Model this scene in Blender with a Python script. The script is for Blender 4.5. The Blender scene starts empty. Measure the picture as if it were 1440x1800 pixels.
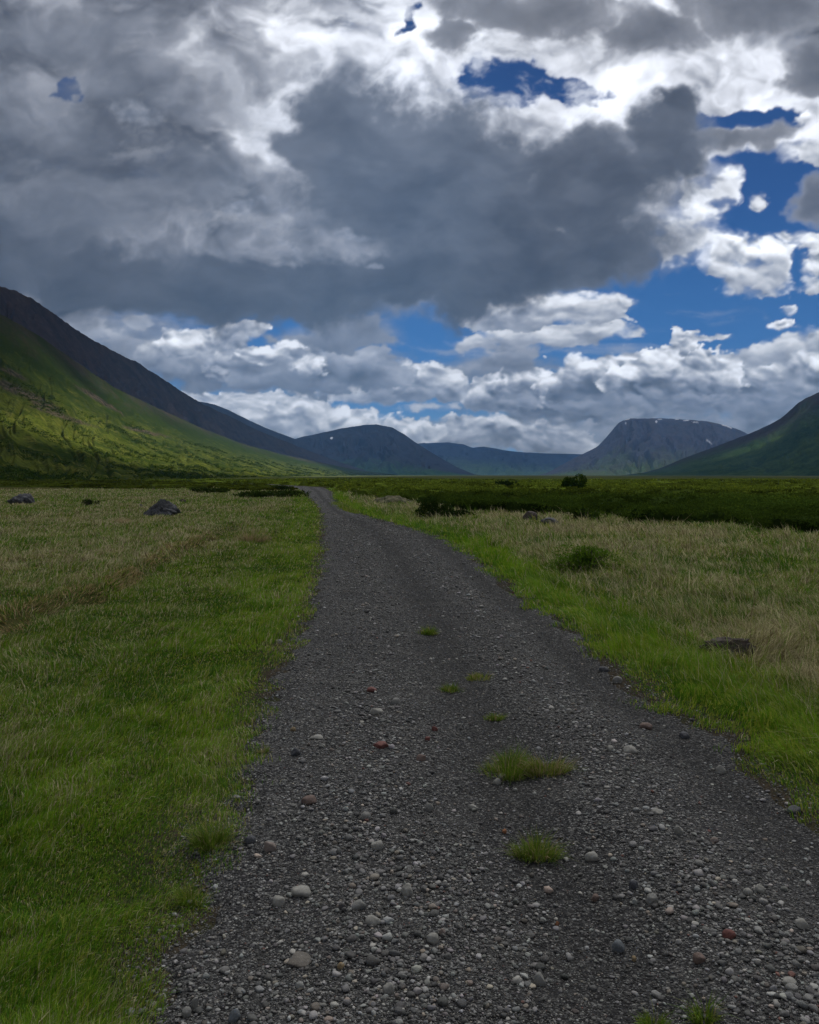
import bpy, math, random
import numpy as np
from mathutils import Vector

# ------------------------------------------------------------------ camera, light, exposure
scene = bpy.context.scene
COL = scene.collection
F_PX = 1413.0                                    # focal length in pixels of the 1440 x 1800 photograph
HORIZON = 835.0
EYE = 1.6
PITCH = math.atan((900.0 - HORIZON) / F_PX)

cam_data = bpy.data.cameras.new("camera")
cam = bpy.data.objects.new("camera", cam_data)
COL.objects.link(cam)
cam.location = (0, 0, EYE)
cam.rotation_euler = (math.pi / 2 - PITCH, 0, 0)
cam_data.sensor_fit = 'VERTICAL'
cam_data.sensor_height = 24.0
cam_data.lens = 24.0 * F_PX / 1800.0
cam_data.clip_start = 0.05
cam_data.clip_end = 200000
scene.camera = cam

HAZE_TOP = 980.0
EXPOSURE = 0.6
SUN_EL, SUN_AZ = math.radians(50), math.radians(20)      # azimuth from +Y towards +X
SUN_DIR = Vector((math.sin(SUN_AZ) * math.cos(SUN_EL), math.cos(SUN_AZ) * math.cos(SUN_EL), math.sin(SUN_EL)))
world = bpy.data.worlds.new("World")
scene.world = world
world.use_nodes = True
wn = world.node_tree
wbg = wn.nodes["Background"]
sky_tex = wn.nodes.new("ShaderNodeTexSky")
sky_tex.sky_type = 'NISHITA'
sky_tex.sun_disc = False
sky_tex.sun_elevation = SUN_EL
sky_tex.sun_rotation = SUN_AZ
sky_tex.altitude = 300
sky_tex.air_density = 1.0
sky_tex.dust_density = 0.2
sky_tex.ozone_density = 3.0
wn.links.new(sky_tex.outputs[0], wbg.inputs[0])
wbg.inputs[1].default_value = 0.05

sun_data = bpy.data.lights.new("sun", 'SUN')
sun_data.energy = 5.0
sun_data.angle = math.radians(0.53)
sun_data.color = (1.0, 0.95, 0.86)
sun = bpy.data.objects.new("sun", sun_data)
COL.objects.link(sun)
sun.rotation_euler = (-SUN_DIR).to_track_quat('-Z', 'Y').to_euler()
sun.location = (0, 0, 60)

scene.view_settings.view_transform = 'Standard'
scene.view_settings.look = 'None'
scene.view_settings.exposure = EXPOSURE
scene.view_settings.gamma = 1.0
scene.view_settings.use_curve_mapping = False
cy = scene.cycles
cy.max_bounces = 6
cy.diffuse_bounces = 3
cy.glossy_bounces = 2
cy.transmission_bounces = 2
cy.volume_bounces = 1
cy.transparent_max_bounces = 12
cy.use_denoising = True
cy.caustics_reflective = False
cy.caustics_refractive = False

rng = np.random.default_rng(11)


def ray(px, py):
    """direction (world) of a pixel of the photograph, horizontal length 1"""
    x = (np.asarray(px, float) - 720) / F_PX
    y = (900 - np.asarray(py, float)) / F_PX
    c, s = math.cos(PITCH), math.sin(PITCH)
    dx, dy, dz = x, c + y * s, -s + y * c
    h = np.hypot(dx, dy)
    return dx / h, dy / h, dz / h


def ground_at(px, py):
    dx, dy, dz = ray(px, py)
    t = EYE / -dz
    return float(dx * t), float(dy * t)


# ------------------------------------------------------------------ noise
def _h(ix,iy,s):
    n=(ix.astype(np.int64)*374761393+iy.astype(np.int64)*668265263+s*974634777)&0xffffffff
    n=((n^(n>>13))*1274126177)&0xffffffff
    return ((n^(n>>16))&0xffffff)/float(0xffffff)
def vnoise(x,y,s):
    ix=np.floor(x);iy=np.floor(y);fx=x-ix;fy=y-iy
    u=fx*fx*fx*(fx*(fx*6-15)+10);v=fy*fy*fy*(fy*(fy*6-15)+10)
    def g(a,b):
        h=_h(ix+a,iy+b,s)*2*np.pi
        return np.cos(h)*(fx-a)+np.sin(h)*(fy-b)
    a=g(0,0)+u*(g(1,0)-g(0,0));b=g(0,1)+u*(g(1,1)-g(0,1))
    return 1.4*(a+v*(b-a))
def fbm(x,y,s,o=6,g=.5,l=2.03):
    r=0;a=1;t=0
    for i in range(o):
        r=r+a*vnoise(x,y,s+i*17);t+=a;a*=g;x=x*l+13.7;y=y*l+7.3
    return r/t*1.6
def worley(x,y,s):
    ix=np.floor(x);iy=np.floor(y);m=np.full(np.shape(x),9.)
    for a in(-1,0,1):
        for b in(-1,0,1):
            px=ix+a+_h(ix+a,iy+b,s);py=iy+b+_h(ix+a,iy+b,s+5)
            m=np.minimum(m,(px-x)**2+(py-y)**2)
    return np.sqrt(m)
def puff(x,y,s,o=4):
    r=0;a=1;t=0
    for i in range(o):
        r=r+a*(1-np.minimum(worley(x,y,s+31*i),1.2));t+=a;a*=.52;x=x*2.1+3.1;y=y*2.1+9.2
    return r/t
def sm(a,b,x):
    t=np.clip((x-a)/(b-a),0,1);return t*t*(3-2*t)
def blur(a,s):
    H,W=a.shape;P=int(3*s)+1
    b=np.pad(a,P,mode='edge')
    fy=np.fft.fftfreq(b.shape[0])[:,None];fx=np.fft.rfftfreq(b.shape[1])[None]
    r=np.fft.irfft2(np.fft.rfft2(b)*np.exp(-2*(np.pi*s)**2*(fx*fx+fy*fy)),s=b.shape)
    return r[P:P+H,P:P+W]
X0,X1,Y0,Y1,ST=-330,1770,-200,920,2.0
def ell(X,Y,L):
    c=np.full(X.shape,-1.)
    for e in L:
        x,y,rx,ry=e[:4];an=np.radians(e[4]) if len(e)>4 else 0
        dx=X-x;dy=Y-y;u=dx*np.cos(an)+dy*np.sin(an);v=-dx*np.sin(an)+dy*np.cos(an)
        c=np.maximum(c,1-np.sqrt((u/rx)**2+(v/ry)**2))   # 1 centre,0 edge
    return c
def shift(a,dx,dy):
    H,W=a.shape;sx=int(round(dx));sy=int(round(dy))
    yi=np.clip(np.arange(H)+sy,0,H-1);xi=np.clip(np.arange(W)+sx,0,W-1)
    return a[yi][:,xi]
def light(d,X,Y,sun,step,n,k):
    """optical depth toward the sun"""
    T=np.zeros_like(d);H,W=d.shape
    vx=sun[0]-X;vy=sun[1]-Y;L=np.hypot(vx,vy);vx/=L;vy/=L
    yy,xx=np.mgrid[0:H,0:W]
    for i in range(1,n+1):
        t=step*i**1.35
        xi=np.clip((xx+vx*t/ST).astype(int),0,W-1);yi=np.clip((yy+vy*t/ST).astype(int),0,H-1)
        T+=d[yi,xi]*(step*1.35*i**.35)
    return np.exp(-k*T)
def make_sky():
    xs=np.arange(X0,X1,ST);ys=np.arange(Y0,Y1,ST);X,Y=np.meshgrid(xs,ys)
    SUN=(1000,-260)
    rgb=np.zeros(X.shape+(3,));al=np.zeros(X.shape)
    wx=fbm(X/210,Y/170,3,5);wy=fbm(X/210,Y/170,9,5)
    wf=fbm(X/46,Y/40,23,5);wg=fbm(X/46,Y/40,29,5)
    def over(c,a):
        nonlocal rgb,al
        rgb=rgb*(1-a[...,None])+c*a[...,None];al=al+(1-al)*a
    def tint(B,cool=(.90,.99,1.18),warm=(1.0,1.0,1.0)):
        k=sm(.1,.65,B)[...,None]
        return B[...,None]*(np.array(cool)*(1-k)+np.array(warm)*k)
    # --- cumulus clouds one by one, far to near
    def cumulus(L,sc,seed,amp=.4,base=.10,top=.7,k=.06,soft=.06,ys=.8,tex=1.0,bx=1.0):
        L=[(e[0],e[1],e[2]*1.14,e[3]*1.42)+tuple(e[4:]) for e in L]
        m=70
        x0=min(e[0]-e[2] for e in L)-m;x1=max(e[0]+e[2] for e in L)+m;y0=min(e[1]-e[3] for e in L)-m;y1=max(e[1]+e[3] for e in L)+m
        j0=max(0,int((x0-X0)/ST));j1=min(X.shape[1],int((x1-X0)/ST));i0=max(0,int((y0-Y0)/ST));i1=min(X.shape[0],int((y1-Y0)/ST))
        sl=(slice(i0,i1),slice(j0,j1))
        x,y=X[sl],Y[sl];w1,w2,w3,w4=wx[sl],wy[sl],wf[sl],wg[sl]
        c=ell(x+w3*13+w1*8,y+w4*8,L)
        u=x+w1*40+w3*6;v=y+w2*14+w4*6
        pf=puff(u/sc,v/(sc*ys),seed,5)
        fb=fbm((x+w3*12)/sc*.7,(y+w4*8)/(sc*ys)*.8,seed+3,7,.55)
        d=c+amp*(pf-.44)*1.3+amp*.8*fb
        so=soft*(1+5*sm(-.15,.5,fbm(x/80,y/50,seed+8,4)))
        al_=sm(0,so,d)*sm(-.9,-.5,c)
        dd=np.clip(d,0,1)
        T=np.zeros_like(d);H,W=d.shape;q=np.minimum(dd,.35)*al_
        for t in (2,4,7,11,16,23,32,44):
            T+=shift(q,t*.12*bx,-t/ST)*(t*.45)
        T=np.exp(-k*T)
        # round heads of three sizes, each lit from above
        hd=0
        for (m_,wgt,sd) in ((1.7,1.0,5),(.85,.6,6),(.42,.34,7)):
            uu,vv=u/(sc*m_),v/(sc*m_*ys)
            w0=worley(uu,vv,seed+sd);w1_=worley(uu+.03,vv-.16,seed+sd)
            hd=hd+wgt*np.clip((w1_-w0)/.16,-1,1)*sm(1.0,.25,w0)
        hd=blur(hd,.6)/1.3
        yt=np.min([e[1]-e[3] for e in L]);yb_=np.max([e[1]+e[3] for e in L])
        vg=np.clip((yb_-y)/(yb_-yt+1e-6),0,1)                     # 1 near the top of the cloud, 0 at its base
        l=T*(.72+.30*tex*hd+.22*fb)+.20*vg*(1+tex*hd)+.10*tex*hd*(.3+vg)+.08*fb-.04
        B=base*.85+(top*1.12-base*.85)*np.clip(l*1.12-.05,-.03,1.2)
        thin=np.exp(-dd*11);B=B+(base*.45+top*.5-B)*thin*.55
        B=np.clip(B,.03,1.2);C=tint(B)
        rgb[sl]=rgb[sl]*(1-al_[...,None])+C*al_[...,None];al[sl]=al[sl]+(1-al[sl])*al_
    # distant pale layer near the horizon
    st=sm(.0,.5,fbm(X/300,Y/18,71,5)+.30-np.abs(Y-790)/120)*.55
    over(tint(np.full(X.shape,.26)),st)
    ci=sm(.10,.75,fbm((X+wx*60)/230,(Y-.06*X+wy*20)/30,72,7,.6)+.25-np.abs(Y-650)/260)*.5*sm(1330,1180,X+(Y-560)*.5)
    over(tint(np.full(X.shape,.42)),ci)
    mass=ell(X+wx*30+wf*12,Y+wy*14+wg*8,[(1180,765,420,40),(860,770,240,26),(560,765,260,26),(1100,700,330,40),(880,650,130,30),(480,650,260,46),(150,620,260,80),(700,670,120,34)])
    am=sm(-.15,.5,mass+.35*fbm(X/70,Y/34,73,7,.58))*.85
    over(tint(np.clip(.22+.10*fbm(X/60,Y/26,74,6,.6)+.05*sm(740,800,Y),.1,.5)),am)
    C=cumulus
    C([(-200,760,330,60),(60,770,200,50)],40,97,.4,.18,.5,.05,.1)
    C([(1640,700,260,90),(1500,740,160,50)],40,98,.4,.14,.55,.05,.1)
    C([(1090,770,150,26),(1230,765,160,30),(1380,760,150,34)],34,99,.35,.15,.34,.06,.3,.5,.6)
    C([(760,762,84,20),(860,758,90,20),(955,768,70,20),(1010,786,50,14)],26,101,.45,.15,.52,.09,.08)
    C([(690,766,90,20),(600,752,110,22)],28,102,.4,.20,.58,.06,.08,.7)
    C([(410,722,70,24),(490,728,90,26),(560,744,90,20)],32,103,.42,.22,.66,.045,.06,.8)
    C([(340,704,60,14),(410,706,60,12)],26,104,.4,.25,.6,.05,.15,.5)
    C([(600,696,90,9),(680,700,60,8),(760,716,60,6)],26,105,.5,.28,.5,.03,.5,.35,.5)
    C([(1120,735,190,17),(1300,728,200,20)],40,106,.4,.12,.30,.05,.35,.4,.7)
    C([(1420,700,110,34),(1330,690,80,34)],34,107,.42,.12,.62,.07,.06)
    C([(1290,672,60,30),(1370,665,90,26),(1440,655,80,30)],36,108,.42,.14,.72,.07,.06)
    C([(1350,622,90,16,-10),(1440,600,110,20,-12)],44,109,.4,.22,.55,.03,.2,.5,.6)
    C([(1010,700,70,30),(950,706,70,26),(1080,708,90,26)],34,110,.42,.10,.60,.08,.06)
    C([(880,690,62,26),(920,668,48,20),(855,700,40,16)],30,111,.42,.12,.70,.07,.06)
    C([(1060,668,80,34),(1110,650,60,26),(1020,682,60,26)],36,112,.44,.11,.70,.075,.05)
    C([(1205,628,34,34),(1212,618,24,24),(1190,650,44,26)],22,113,.40,.14,.66,.10,.04)
    C([(1180,668,90,34),(1250,668,50,34),(1130,678,60,24)],32,114,.42,.11,.74,.075,.05)
    C([(1090,716,120,15),(1200,712,130,15),(1330,716,90,12)],40,115,.4,.10,.26,.05,.3,.4,.7)
    C([(860,640,90,22),(900,628,60,18),(820,640,40,20)],50,116,.4,.13,.30,.03,.25,.7,.5)
    C([(745,668,60,22),(705,682,60,20),(790,680,36,18)],30,117,.42,.18,.60,.06,.08)
    C([(690,655,40,20),(640,690,60,14)],30,118,.42,.16,.50,.05,.1)
    C([(960,592,150,16,-3),(1060,580,80,12),(880,600,70,14)],50,119,.42,.20,.55,.04,.2,.45,.7)
    C([(930,548,110,26),(1010,545,90,24),(1070,530,40,12),(870,560,50,18)],46,120,.44,.20,.66,.045,.10,.6,.8)
    C([(60,620,200,70),(170,560,130,50),(230,620,90,40)],90,121,.4,.17,.36,.02,.5,.8,.5)
    C([(360,640,90,34),(300,620,50,28),(430,650,70,28)],46,122,.44,.10,.46,.05,.10,.8,.8)
    C([(560,648,140,34),(470,652,80,26),(640,662,60,20)],48,123,.42,.10,.36,.045,.12,.8,.8)
    C([(410,592,46,20),(440,584,26,14),(330,602,50,18)],34,124,.42,.14,.72,.05,.06)
    C([(610,588,90,26),(670,586,40,24),(540,600,70,20)],70,125,.4,.11,.27,.02,.2,.8,.5)
    C([(470,622,40,12),(540,640,30,14),(500,610,26,10)],24,126,.45,.16,.62,.05,.08)
    # right hand broken white cloud
    C([(1435,245,44,36),(1400,262,40,20)],46,130,.42,.30,.85,.03,.2)
    C([(1232,350,50,80),(1200,400,60,50),(1262,330,40,40)],60,131,.46,.28,.92,.02,.35,.9,.8)
    C([(1300,455,66,34),(1340,485,52,32),(1262,460,36,28),(1365,450,34,22),(1290,495,24,18)],46,132,.48,.26,.85,.035,.22,.9,.9)
    C([(1420,424,54,12,10),(1445,440,30,20)],40,133,.45,.26,.8,.03,.25,.7)
    C([(1335,354,20,11)],20,134,.5,.3,.6,.03,.3)
    C([(1375,571,20,8)],18,135,.4,.3,.75,.05,.1,.6)
    C([(1388,549,14,7)],16,136,.5,.3,.6,.03,.3,.6)
    C([(1225,593,30,5),(1270,592,24,4)],18,137,.5,.3,.55,.03,.3,.4)
    C([(1436,470,24,20),(1430,500,30,14)],26,138,.45,.25,.7,.03,.2)
    # --- high broken sheet, everything above
    cov=np.ones(X.shape)*1.0
    yb=np.interp(X,[-330,0,200,330,560,800,1000,1100,1210,1270,1330,1440,1770],[640,600,560,520,560,520,500,440,330,300,280,270,300])
    edge=sm(-45,60,yb+wx*40+wf*14-Y)
    holes=np.clip(ell(X+wf*20+wx*20,Y+wg*13+wy*10,[(890,148,62,32),(985,152,60,16,14),(714,34,9,20,20),(118,158,20,13),(1310,208,80,12,-6),(1400,296,90,30),(1320,345,74,54),(1230,480,60,50)]),-1,1)
    q=fbm((X+wx*60)/150,(Y+wy*60)/110,41,7,.55)
    d=edge*1.1-.25+q*.55
    d=d-sm(-1.0,.5,holes+.45*fbm(X/60,Y/36,171,6,.58))*1.75
    aH=sm(-.12,.62,d+.10*fbm(X/18,Y/14,172,5,.6))
    pf=puff((X+wx*50)/120,(Y+wy*50)/90,77,5)
    th=np.clip(.5+1.7*fbm((X+wx*90)/260,(Y+wy*70)/170,57,6)+.7*(pf-.45),0,1.6)
    rightness=sm(430,900,X)
    glow=np.exp(-(((X-900)/430)**2+((Y-120)/230)**2))
    S=.19+.18*sm(200,600,X)+.80*glow
    relf=blur(q,2)-shift(blur(q,2),1,-7)
    B=S*np.exp(-th*(1.55-.5*glow))*1.5+.055
    B=B+relf*.35*S*2+.25*S*(pf-.45)
    thin=np.exp(-np.clip(d,0,2)*2.5);B=B+(S*1.25-B)*thin*.5*rightness
    over(tint(np.clip(B,.045,1.0),(.96,.99,1.08),(1.0,1.0,1.02)),aH)
    wp=fbm((X+wx*40+wf*8)/90,(Y+wy*24+wg*6)/40,181,8,.6)
    aw=sm(-.15,.7,wp)*.55*sm(560,400,Y)*sm(1180,1060,X)
    over(tint(np.clip(.30*S/.3+.2*wp,.12,.9),(.96,.99,1.08)),aw)
    # left-hand & top grey masses
    gm=ell(X+wx*60+wf*18,Y+wy*40+wg*12,[(230,330,330,80,-12),(60,230,200,90),(-150,400,300,200),(300,170,210,60,8),(150,60,220,50),(420,130,90,60)])
    dg=gm+.42*fbm((X+wx*40)/120,(Y+wy*40)/90,91,7,.55)
    ag=sm(-.2,.6,dg)*.62
    over(tint(np.clip(.15+.08*fbm(X/90,Y/60,93,5)+.04*sm(300,60,Y),.05,.4),(.93,.99,1.12)),ag)
    tm=ell(X+wx*40+wf*16,Y+wy*30+wg*10,[(930,22,210,66,4),(800,70,70,50),(1130,60,110,50),(1330,10,200,60),(1450,120,90,60,10),(1430,350,50,50),(1300,235,120,24,-15),(1090,-90,700,90)])
    dt=tm+.36*fbm((X+wx*40)/100,(Y+wy*40)/80,95,7,.55)
    at=sm(-.05,.38,dt)*.92
    Bt=.46*np.exp(-np.clip(dt,0,2)*4.2)+.13+.05*fbm(X/80,Y/50,97,5)
    over(tint(np.clip(Bt,.06,.8),(.98,.99,1.05)),at)
    # --- the big dark cloud
    bm=ell(X+wx*42+wf*20,Y+wy*36+wg*14,[(790,350,330,150,6),(600,230,120,130,-10),(740,270,230,110),(1040,320,190,130,-10),(1165,262,95,95,-30),(1190,215,50,60),(900,430,300,90,-4),(700,490,330,70,-2),(420,500,330,72,4),(230,490,250,62,10),(-60,440,300,90),(1010,450,160,60,-15)])
    db=bm*1.25+.38*fbm((X+wx*50)/130,(Y+wy*50)/100,131,8,.58)+.10
    low=sm(380,560,Y+wx*20)
    ab=sm(-.14,.60-.25*low,db+.10*fbm(X/26,Y/22,135,5,.6))
    core=np.exp(-np.clip(db,0,2)*(4.4))
    tex=fbm((X+wx*50)/110,(Y+wy*30)/60,133,6,.55)
    Bb=.070+.40*core*(1-.85*low)*(.35+.65*sm(350,800,X))+.034*tex+.012*sm(500,250,Y)*1
    Bb=Bb+.045*sm(420,160,Y+wy*40)*sm(1300,500,X)+.03*sm(.2,-.4,fbm(X/150,Y/90,134,4))*(1-low)
    Bb=Bb+.05*np.exp(-(((X-300)/260)**2+((Y-400)/90)**2))
    over(tint(np.clip(Bb,.045,.8),(.92,.98,1.11),(1,1,1.02)),ab)
    # ragged bright scud in front
    sc_=ell(X+wf*12,Y+wg*8,[(610,412,50,12,8),(430,360,60,20,-20),(240,200,60,26,15),(430,580,46,20),(660,470,20,6)])
    ds=sc_+.5*fbm(X/34,Y/24,141,6,.6)
    over(tint(np.clip(.33+.15*fbm(X/20,Y/14,143,4),.1,.6)),sm(.05,.7,ds)*.55)
    # clear air between the clouds: most of its light is the dome's own, the rest comes through from the sky behind
    blue=np.stack([np.interp(ys,[0,350,600,830],v) for v in([.0,.0,.008,.08],[.026,.055,.115,.26],[.13,.23,.36,.50])],-1)[:,None]
    own=.96*(1-al)
    rgb=rgb*(0.93+.30*sm(.22,.75,rgb.max(-1)/np.maximum(al,.05)))[...,None]
    rgb=rgb*np.array([.96,.99,1.05])+blue*own[...,None]
    return np.clip(rgb,0,1.5),np.clip(al+own,0,1)

# ------------------------------------------------------------------ mesh and material helpers
def tag(o, label=None, cat=None, group=None, kind=None):
    if label: o["label"] = label
    if cat: o["category"] = cat
    if group: o["group"] = group
    if kind: o["kind"] = kind
    return o


def mesh_np(name, verts, faces, mat=None, colors=None, smooth=False, attrs=None, parent=None):
    """faces: list of integer arrays, each (n, k) with k corners"""
    me = bpy.data.meshes.new(name)
    verts = np.ascontiguousarray(verts, dtype=np.float32).reshape(-1, 3)
    faces = [np.asarray(f, dtype=np.int32) for f in faces if len(f)]
    nl = sum(f.size for f in faces)
    npoly = sum(len(f) for f in faces)
    me.vertices.add(len(verts))
    me.vertices.foreach_set("co", verts.ravel())
    me.loops.add(nl)
    me.loops.foreach_set("vertex_index", np.concatenate([f.ravel() for f in faces]))
    me.polygons.add(npoly)
    starts, k0 = [], 0
    for f in faces:
        starts.append(k0 + np.arange(len(f)) * f.shape[1])
        k0 += f.size
    me.polygons.foreach_set("loop_start", np.concatenate(starts).astype(np.int32))
    me.update(calc_edges=True)
    me.polygons.foreach_set("use_smooth", np.full(npoly, bool(smooth)))
    if colors is not None:
        c = np.ones((len(verts), 4), dtype=np.float32)
        c[:, :3] = colors
        a = me.attributes.new("tint", 'FLOAT_COLOR', 'POINT')
        a.data.foreach_set("color", c.ravel())
    for k, v in (attrs or {}).items():
        v = np.asarray(v, dtype=np.float32)
        if v.ndim == 2:
            c = np.ones((len(verts), 4), dtype=np.float32)
            c[:, :3] = v
            a = me.attributes.new(k, 'FLOAT_COLOR', 'POINT')
            a.data.foreach_set("color", c.ravel())
        else:
            a = me.attributes.new(k, 'FLOAT', 'POINT')
            a.data.foreach_set("value", v)
    if mat: me.materials.append(mat)
    o = bpy.data.objects.new(name, me)
    COL.objects.link(o)
    if parent: o.parent = parent
    return o


class NT:
    """a small node-tree writer"""
    def __init__(self, name):
        self.m = bpy.data.materials.new(name)
        self.m.use_nodes = True
        self.t = self.m.node_tree
        self.t.nodes.clear()
        self.out = self.t.nodes.new("ShaderNodeOutputMaterial")

    def n(self, kind, **kw):
        n = self.t.nodes.new(kind)
        for k, v in kw.items():
            if k.startswith("i_"):
                key = k[2:]
                key = int(key) if key.isdigit() else key.replace("_", " ")
                self.put(n.inputs[key], v)
            else:
                setattr(n, k, v)
        return n

    def put(self, sock, v):
        if hasattr(v, "is_output") or hasattr(v, "links"):
            self.t.links.new(v, sock)
        elif isinstance(v, (tuple, list)) and len(v) == 3 and sock.type == 'RGBA':
            sock.default_value = (*v, 1)
        else:
            sock.default_value = v

    def math(self, op, a, b=0.0, c=0.0, clamp=False):
        n = self.t.nodes.new("ShaderNodeMath")
        n.operation = op
        n.use_clamp = clamp
        for i, v in enumerate((a, b, c)):
            self.put(n.inputs[i], v)
        return n.outputs[0]

    def noise(self, vec, scale, detail=4, rough=.55, out=0, dist=0.0):
        n = self.n("ShaderNodeTexNoise", i_Scale=scale, i_Detail=detail, i_Roughness=rough, i_Distortion=dist)
        if vec is not None: self.put(n.inputs["Vector"], vec)
        return n.outputs[out]

    def voro(self, vec, scale, feature='F1', rnd=1.0):
        n = self.n("ShaderNodeTexVoronoi", feature=feature, i_Scale=scale, i_Randomness=rnd)
        if vec is not None: self.put(n.inputs["Vector"], vec)
        return n

    def ramp(self, fac, stops, interp='LINEAR'):
        n = self.t.nodes.new("ShaderNodeValToRGB")
        n.color_ramp.interpolation = interp
        el = n.color_ramp.elements
        while len(el) > 1: el.remove(el[-1])
        for i, (p, c) in enumerate(stops):
            e = el[0] if i == 0 else el.new(p)
            e.position = p
            e.color = (*c, 1) if isinstance(c, (tuple, list)) else (c, c, c, 1)
        self.put(n.inputs[0], fac)
        return n.outputs[0]

    def mix(self, fac, a, b, blend='MIX'):
        n = self.t.nodes.new("ShaderNodeMix")
        n.data_type = 'RGBA'
        n.blend_type = blend
        self.put(n.inputs[0], fac)
        self.put(n.inputs[6], a)
        self.put(n.inputs[7], b)
        return n.outputs[2]

    def attr(self, name, out="Color"):
        return self.n("ShaderNodeAttribute", attribute_name=name).outputs[out]

    def mapr(self, v, a, b, c=0.0, d=1.0):
        n = self.n("ShaderNodeMapRange", i_0=v, i_1=a, i_2=b, i_3=c, i_4=d)
        return n.outputs[0]

    def scaled(self, vec, s):
        n = self.n("ShaderNodeVectorMath", operation='MULTIPLY', i_0=vec, i_1=s)
        return n.outputs[0]

    def bump(self, h, strength=.5, dist=.02, normal=None):
        n = self.n("ShaderNodeBump", i_Strength=strength, i_Distance=dist, i_Height=h)
        if normal is not None: self.put(n.inputs["Normal"], normal)
        return n.outputs[0]

    def bsdf(self, color, rough=.8, normal=None, spec=.3):
        b = self.n("ShaderNodeBsdfPrincipled")
        self.put(b.inputs["Base Color"], color)
        self.put(b.inputs["Roughness"], rough)
        self.put(b.inputs["Specular IOR Level"], spec)
        if normal is not None: self.put(b.inputs["Normal"], normal)
        self.t.links.new(b.outputs[0], self.out.inputs["Surface"])
        return b


def pos(t):
    return t.n("ShaderNodeNewGeometry").outputs["Position"]


# ------------------------------------------------------------------ road outline (metres), from the measured edges
LEFT_PX = [(225, 1790), (250, 1685), (305, 1610), (322, 1510), (352, 1440), (390, 1390), (436, 1330), (440, 1290), (470, 1220), (487, 1186), (500, 1140), (542, 1082),
           (556, 1015), (565, 957), (567, 907), (554, 886), (533, 865)]
RIGHT_PX = [(1435, 1400), (1365, 1345), (1310, 1297), (1200, 1245), (1155, 1212), (1070, 1150), (1020, 1108), (942, 1057), (896, 1027), (820, 969),
            (775, 944), (717, 927), (617, 898), (587, 875)]
_l = np.array([(-0.85, -8), (-0.85, 0)] + [ground_at(*p) for p in LEFT_PX] + [(-14.6, 103), (-30, 141), (-60, 178)])
_r = np.array([(2.3, -8), (2.15, 0), (2.1, 3)] + [ground_at(*p) for p in RIGHT_PX] + [(-7.2, 76), (-11.0, 103), (-24.5, 141), (-52, 178)])


def XL(y): return np.interp(y, _l[:, 1], _l[:, 0])
def XR(y): return np.interp(y, _r[:, 1], _r[:, 0])


def road_in(x, y):
    """metres inside the road edge (negative outside)"""
    return np.where(y < 178, np.minimum(x - XL(y), XR(y) - x), -50.0)


BANK = np.array([ground_at(*p) for p in [(-120, 1165), (0, 1108), (90, 1082), (190, 1050), (270, 1005), (340, 965), (430, 925)]])


def ground_z(x, y):
    x = np.asarray(x, float); y = np.asarray(y, float)
    r = np.hypot(x, y)
    z = .035 * fbm(x / 1.7, y / 1.7, 501, 4) + .07 * fbm(x / 9, y / 9, 511, 3)
    z = z + .25 * fbm(x / 60, y / 60, 521, 3) * sm(40, 140, r)
    # low bank where the old track on the left meets the rough field
    bx = np.interp(y, BANK[:, 1], BANK[:, 0])
    d = bx - x
    z = z + .17 * sm(-.03, .22, d) * sm(3, 6, y) * (1 - sm(22, 30, y)) * (1 - .6 * sm(1.5, 6, d))
    # the gravel lies a little proud of the verge on the right
    e = road_in(x, y)
    z = z - .05 * sm(-.1, -.8, e) * (x > 0) * (1 - sm(1.2, 3.5, -e))
    z = z * np.where(e > 0, .2, sm(0, .6, -e) * .8 + .2) - .07 * sm(.05, .5, e)
    return z


def field_edge(x):
    """distance at which the open grass gives way to scrub"""
    return np.interp(x, [-80, -60, -35, -20, -12, -6, -2, 2.8, 6, 12.4, 20, 40, 80], [112, 108, 92, 78, 74, 66, 52, 36, 29.5, 21.5, 19, 17.5, 16])


def heath(x, y):
    """1 inside the scrub, 0 on the open grass"""
    n = fbm(x / 5, y / 5, 601, 5, .6)
    w = np.where(x < -3, 10.0, 6.0)
    d = (y - field_edge(x)) + n * w
    a = sm(-.6, .6, d)
    a = np.where(x > -3, np.maximum(a, sm(4, 9, y - field_edge(x))), a)
    isl = np.where(x < -3, sm(.05, .2, fbm(x / 9, y / 3.2, 611, 4) + (y - 80) / 170), 1.0)    # islands of scrub on the left
    a = a * isl * sm(-.2, -1.2, road_in(x, y) + np.where(y > 60, .0, .4))
    return a


def lush(x, y):
    """1 where the grass is short and green, 0 where it is dry"""
    e = -road_in(x, y)
    nb = fbm(x / 2.4, y / 3.2, 621, 5)
    left = sm(-.35, .55, (x - np.interp(y, [-5, 3, 8, 11, 20, 32, 45, 70], [-6, -5.5, -4.0, -4.0, -4.4, -5.6, -7.0, -11])) + nb * 1.3)
    right = 1 - sm(.35, 1.7, e + nb * .7)
    k = np.where(x < (XL(y) + XR(y)) / 2, left, right)
    return np.clip(k, 0, 1)

# ------------------------------------------------------------------ mountains: real slopes between a crest line and a foot line
def az_el(px, py):
    dx, dy, dz = ray(px, py)
    return np.arctan2(dx, dy), np.arctan(dz)


MOUNT = {}


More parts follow.
